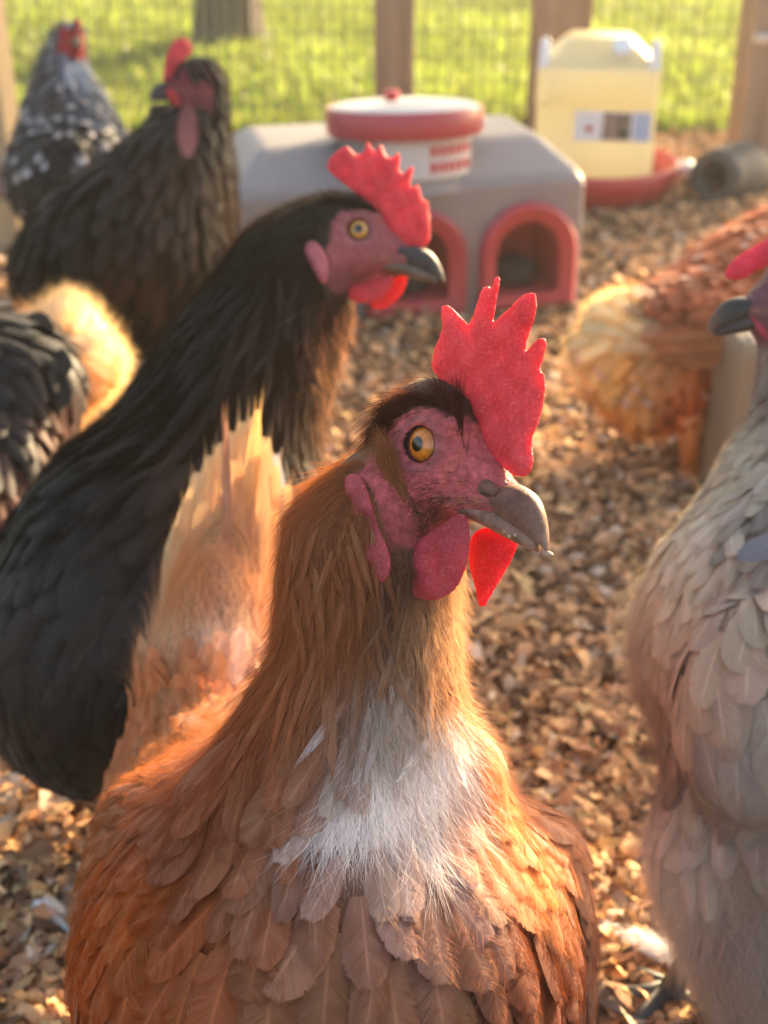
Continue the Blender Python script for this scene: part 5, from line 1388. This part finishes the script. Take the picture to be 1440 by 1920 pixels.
# ---- 5: orange hen, right ------------------------------------------------------
def hen_orange():
    fx = G(1292, 915); b = fx
    h = Hen((b[0] + .03, b[1]), "orange hen with pale fluffy rear walking away beside the tan box"); h.yaw = 0.9
    h.head(1628, 205, 1.49, 15, u=0.00018); f = h.f; d = 1.33
    for x_, y_, r_ in ((1105, 655, 36), (1132, 600, 32), (1172, 582, 30), (1118, 705, 34), (1160, 745, 36), (1200, 782, 30), (1150, 660, 50)): f.cone(W(x_, y_, d - .02), W(x_ + 40, y_ - 4, d), r_ * d / FP, r_ * d / FP * 1.1, .008)
    f.chain([pw(1195, 655, d, 70), pw(1235, 665, d + .01, 96), pw(1300, 650, d + .03, 126), pw(1400, 595, d + .08, 148), pw(1490, 540, d + .12, 150), pw(1560, 440, d + .15, 90), pw(1600, 330, d + .16, 55), pw(1610, 260, d + .16, 48)], 0.03)
    f.chain([pw(1290, 740, d - .02, 44), pw(1290, 785, d - .02, 15)], .02); f.chain([pw(1375, 735, d + .06, 42), pw(1380, 790, d + .06, 15)], .02)
    o = (176, 92, 42); pl = (246, 222, 170)
    N = [node(1110, 640, d - .05, -.8, .5, 0, 34, 16, pl, 2), node(1160, 590, d - .04, -.6, -.3, 0, 30, 14, pl, 2), node(1150, 700, d - .05, -.6, .8, 0, 34, 16, (226, 176, 108), 2), node(1190, 770, d - .05, -.4, 1, 0, 32, 16, (214, 152, 88), 2), node(1210, 620, d - .1, -.8, .3, 0, 30, 16, (169, 95, 57)), node(1260, 640, d - .12, -1, .1, 0, 46, 20, (182, 92, 48)), node(1340, 650, d - .12, -1, .2, 0, 46, 20, (186, 97, 51)),
         node(1280, 720, d - .12, -.5, 1, 0, 32, 18, (197, 101, 48)), node(1270, 560, d - .04, -1, .7, 0, 36, 18, (159, 77, 39)), node(1350, 480, d, -1, .8, 0, 40, 18, (178, 84, 37)), node(1330, 760, d - .1, -.3, 1, 0, 30, 16, o), node(1290, 800, d - .04, -.1, 1, 0, 13, 8, (195, 92, 37)), node(1400, 720, d - .08, -.4, 1, 0, 34, 18, (169, 64, 23)), node(1430, 600, d - .08, -.8, .6, 0, 38, 18, (159, 75, 34)), node(1450, 430, d + .05, -1, .9, 0, 36, 16, (197, 101, 42)), node(1400, 620, d + .25, -.5, .5, 1, 36, 18, o), node(1600, 300, d + .1, -.3, 1, 0, 30, 10, o)]
    h.build_body(0.008, 0.0022, N); face_parts(h, seed=30)
    def tipf(colv, fuv, P, r):
        w = np.clip((fuv[..., 1:2] - .6) / .25, 0, 1) * (r.random((len(P), 1, 1)) < .10); return colv * (1 - w) + lin((214, 176, 158)) * w
    h.plumage(4500, 0.55, (0.001, 0.005), 0.2, 0.22, 0.16, tip=tipf, ls=.8)
    h.fluff(26000, (0.5, 1.0), 0.0002, 0.014, 0.55, 0.16, wig=.003, keepfn=lambda P: proj(P)[:, 0] < 1215 + (proj(P)[:, 1] < 600) * 10, name="rear_fluff", bright=1.25, mat="airy")  # pale rear plumage, colour brightened further for the sun on it
    h.fluff(9000, (0.4, .7), 0.0002, 0.006, 0.4, 0.2)
    for i in range(6):
        h.quill("wing_feather", W(1390 - i * 8, 628 + i * 10, d - .085), W(1200 + i * 16, 640 + i * 9, d - .095), -FWD + .35 * UP, .011, np.array((182, 116, 74)) * (0.86 + 0.05 * (i % 3)), .06, .3)
    h.quill_barbs(120, .0001)
    for i in range(5):
        h.quill("tail_feather", W(1190 + i * 5, 640, d - .02 + .02 * i), W(1130 + i * 20, 575 - (i % 2) * 8, d + .02 * i), -FWD, .026, (226, 188, 128), .1, .25, colt=(240, 206, 140))
    g2 = G(1378, 875)
    h.legs([(fx[0], fx[1]), (g2[0], g2[1])], [W(1290, 770, d - .02), W(1376, 770, d + .06)], 0.0105)
hen_orange()

# ---- 6: grey hen, right foreground ---------------------------------------------
def hen_grey():
    b = W(1440, 1400, .73); 
    h = Hen((b[0], b[1]), "lavender grey hen with feathered legs and dark beak in profile, facing left"); h.yaw = 3.0
    h.head(1506, 540, .745, 176, u=0.000186, pitch=4)
    f = h.f
    f.chain([pw(1530, 590, .75, 95), pw(1548, 700, .75, 95), pw(1540, 820, .745, 95), pw(1500, 945, .735, 140), pw(1462, 1080, .73, 195)], 0.025)
    f.ell(W(1440, 1220, .73), np.array([.070, .085, .075]), CAMA, 0.025)
    f.ell(W(1535, 1320, .735), np.array([.070, .09, .080]), CAMA, 0.02)
    f.ell(W(1408, 1330, .655), np.array([.036, .022, .054]), CAMA, 0.004)      # folded wing
    f.chain([pw(1345, 1470, .71, 75), pw(1340, 1600, .715, 92), pw(1375, 1720, .72, 88), pw(1395, 1830, .725, 66)], .03)
    f.chain([pw(1490, 1480, .70, 90), pw(1480, 1640, .70, 110), pw(1480, 1800, .70, 110), pw(1490, 1900, .70, 90)], .03)
    g = (176, 150, 128); dk = (128, 112, 104)
    N = [node(1480, 480, .72, 1, .3, 0, 14, 5, (131, 125, 131)), node(1440, 830, .70, -.5, 1, 0, 24, 9, (183, 175, 158)), node(1400, 870, .71, -.5, .9, 0, 26, 10, (189, 180, 160)), node(1430, 930, .68, -.3, 1, 0, 26, 10, (122, 111, 109)), node(1340, 950, .70, -.4, 1, 0, 30, 13, (204, 193, 174)), node(1280, 1040, .69, -.3, 1, 0, 30, 14, (197, 182, 158)), node(1350, 1060, .66, -.2, 1, 0, 32, 15, (172, 155, 142)),
         node(1230, 1180, .69, -.1, 1, 0, 30, 14, (176, 158, 140)), node(1215, 1280, .69, .1, 1, 0, 28, 13, (164, 147, 137), 1.6), node(1260, 1340, .68, .2, 1, 0, 30, 14, (133, 111, 99)), node(1310, 1420, .68, .3, 1, 0, 32, 15, (136, 118, 107)),
         node(1350, 1200, .645, .1, 1, 0, 36, 20, (183, 160, 140)), node(1300, 1260, .65, 0, 1, 0, 34, 20, (172, 149, 129)), node(1400, 1280, .64, .25, 1, 0, 56, 26, (164, 149, 140)), node(1380, 1370, .64, .25, 1, 0, 60, 27, (159, 149, 144)), node(1430, 1440, .65, .3, 1, 0, 56, 26, (155, 144, 140)),
         node(1300, 1540, .68, -.1, 1, 0, 30, 13, (206, 198, 188), 2), node(1340, 1640, .68, -.2, 1, 0, 34, 13, (197, 189, 180), 2), node(1400, 1720, .68, 0, 1, 0, 36, 14, (182, 170, 163), 2), node(1280, 1650, .70, -.6, .8, 0, 30, 12, (216, 211, 205), 2), node(1440, 1600, .66, .1, 1, 0, 36, 16, (171, 153, 138)), node(1430, 1820, .68, .1, 1, 0, 36, 16, (186, 170, 160), 2), node(1450, 1300, .85, .2, .4, 1, 36, 18, g), node(1540, 700, .70, 0, 1, 0, 26, 9, dk)]
    h.build_body(0.006, 0.0016, N, (112, 72, 84))
    h.plumage(9000, 0.5, (0.0005, 0.0035), 0.1, 0.22, 0.10, singles=70, K=50, keepfn=lambda P: proj(P)[:, 1] + h.r.normal(0, 60, len(P)) < 1520)
    h.fluff(60000, (0.6, 1.2), 0.00009, 0.012, 0.45, 0.14, wig=.003, keepfn=lambda P: (proj(P)[:, 1] + h.r.normal(0, 50, len(P)) > 1400) | (proj(P)[:, 0] < 1250) & (proj(P)[:, 1] > 1000))
    h.fluff(8000, (0.3, .7), 0.0001, 0.005, 0.35, 0.16, name='neck_fluff', keepfn=lambda P: proj(P)[:, 1] < 1000)
    h.fluff(26000, (0.3, .7), 0.00008, 0.004, 0.35, 0.16, name="wisps")
    comb = h.from_px([(1352, 524), (1360, 504), (1376, 486), (1402, 468), (1424, 456), (1440, 446), (1470, 425), (1510, 408), (1560, 415), (1570, 470), (1500, 478), (1430, 500), (1390, 528)], 0); h.flap("comb", comb, 0, 14, 24, 5, (206, 40, 78), .2, None, 15)
    wn_ = h.from_px([(1392, 582), (1440, 580), (1480, 590), (1470, 640), (1440, 648), (1412, 626)], 32); h.flap("wattle", wn_, 34, 13, 24, 5, (168, 56, 84), .1, None, 16)
    h.beak((44, 42, 44), (150, 110, 84), (60, 54, 54)); h.eyes((180, 110, 50))
    h.quill("pale_feather", W(1500, 1000, .650), W(1384, 1044, .642), -FWD + .4 * UP, .013, (104, 108, 122), .05, .1, mat='feather').__setitem__("label", "blue grey feather lying across the tan plumage")
    h.legs([(b[0] - .05, b[1] - .05), (b[0] + .02, b[1] - .09)], [W(1370, 1700, .72), W(1480, 1700, .70)], mat='darkleg')
hen_grey()

# ---- 7: dark hen cut by the left edge --------------------------------------------
def hen_edge():
    b = W(-60, 850, 1.06)
    h = Hen((b[0], b[1]), "dark black brown hen cut by the photo edge beside the buff fluff"); h.yaw = 3.0
    h.head(-285, 440, 1.08, 170, u=0.000185)
    f = h.f
    f.chain([pw(60, 720, 1.03, 70), pw(0, 740, 1.04, 130), pw(-80, 760, 1.06, 190), pw(-160, 700, 1.08, 150), pw(-240, 600, 1.08, 80), pw(-265, 500, 1.08, 55)], .03)
    f.chain([pw(-20, 900, 1.0, 110), pw(-60, 1010, .98, 120)], .03)
    k = (32, 30, 32)
    N = [node(100, 680, .99, .5, 1, 0, 34, 16, (38, 34, 34)), node(40, 620, 1.0, .9, .3, 0, 36, 18, k), node(20, 760, .96, .3, 1, 0, 38, 18, k), node(110, 760, 1.0, .3, 1, 0, 30, 15, (92, 56, 44)), node(-100, 700, .95, .8, .3, 0, 38, 18, k), node(30, 950, .94, .2, 1, 0, 36, 18, (110, 66, 50)), node(-80, 1000, .93, 0, 1, 0, 36, 18, (100, 62, 48)), node(-80, 760, 1.2, .3, .5, 1, 36, 18, k)]
    h.build_body(0.009, 0.0022, N); face_parts(h, (50, 46, 46), 40)
    h.plumage(3000, .55, (.001, .007), .2, .2, .2); h.fluff(4000, (.6, 1.1), .0002, .01, .4, .2)
    for (x, y, d, tx, ty, td) in [(60, 660, 1.02, 130, 700, 1.0), (60, 690, 1.01, 125, 760, 1.0), (40, 640, 1.03, 95, 600, 1.02)]:
        h.quill("tail_feather", W(x, y, d), W(tx, ty, td), -FWD, .03, (30, 27, 27), .08, .2)
    h.legs([(b[0] - .02, b[1]), (b[0] + .05, b[1])], [W(-60, 900, 1.05), W(-20, 900, 1.05)], mat='darkleg')
hen_edge()

# ---- 8: buff hen whose fluffy rear shows at the left -------------------------------
def hen_buff():
    b = W(120, 720, 1.17)
    h = Hen((b[0] - .02, b[1]), "buff hen showing only its bright fluffy rear between two dark hens"); h.yaw = 2.8
    h.head(-200, 635, 1.33, 165, u=0.00018)
    f = h.f
    f.chain([pw(150, 680, 1.15, 60), pw(122, 675, 1.16, 76), pw(60, 690, 1.19, 80), pw(-20, 715, 1.24, 80), pw(-100, 720, 1.3, 60), pw(-170, 690, 1.32, 40)], .03)
    f.chain([pw(125, 630, 1.16, 48), pw(130, 595, 1.16, 30)], .02); f.chain([pw(110, 740, 1.17, 35), pw(108, 830, 1.17, 16)], .02)
    pl = (248, 226, 182)
    N = [node(140, 590, 1.13, .1, -1, 0, 28, 12, pl, 2), node(205, 660, 1.13, .9, 0, 0, 28, 12, pl, 2), node(140, 670, 1.09, .5, .6, 0, 28, 14, (240, 206, 164), 2), node(150, 720, 1.10, .4, 1, 0, 26, 12, (216, 150, 110)), node(170, 760, 1.12, .3, 1, 0, 26, 12, (244, 212, 160), 2), node(80, 650, 1.1, -.3, 1, 0, 28, 14, (232, 190, 146)), node(0, 640, 1.2, -.8, .4, 0, 30, 14, (190, 120, 64)), node(100, 680, 1.3, .5, .4, 1, 28, 14, pl)]
    h.build_body(0.008, 0.0022, N); face_parts(h, seed=50)
    h.plumage(2600, .55, (.001, .006), .2, .25, .15); h.fluff(20000, (.5, 1.1), .0002, .016, .5, .16, wig=.003, bright=1.1, mat='airy')
    h.legs([(b[0] - .05, b[1]), (b[0] + .0, b[1])], [W(60, 760, 1.18), W(110, 770, 1.17)])
hen_buff()

# ------------------------------------------------------------------ feathers lying on the shavings
def loose_feather(px0, py0, px1, py1, w, col, label, z=0.016):
    a = G(px0, py0, z); c = G(px1, py1, z); ctr = (a + c) / 2
    f = VV[:, None]; cn = a + (c - a) * f + np.array([0, 0, 1.0]) * (0.006 * np.sin(f * math.pi))
    r = np.random.default_rng(int(px0)); V, fuv = blades(cn[None], np.tile(np.array([0.1, -0.3, 1.0]), (1, NV, 1)), np.array([w]), .35, r, 0.2, .05)
    cc = np.tile(lin(col), (NV * NU, 1))
    BP, bc = barbs(cn[None], np.tile(np.array([0.1, -0.3, 1.0]), (1, NV, 1)), np.array([w]), .35, r, 300, lin(col)[None], (0.8, 1.5), 0.004)
    o = part("fallen_feather", mk_mesh("fallen_feather", V[0] - ctr, FQ.copy(), col=cc, fuv=fuv[0]), M['tailf']); o.location = ctr
    make_hair('barbs', BP, np.full(len(BP), .00012), bc, M['hair'], o, ctr)
    tag(o, label, "feather", "feathers fallen on the shavings")
loose_feather(1318, 1835, 1130, 1740, .014, (222, 222, 232), "white fallen feather lying between brown and grey hen")
loose_feather(1180, 1900, 1085, 1845, .014, (150, 132, 120), "small grey brown fallen feather at the bottom beside the brown hen")
loose_feather(60, 1690, 130, 1740, .012, (226, 224, 226), "tiny white fallen feather left of the brown hen")
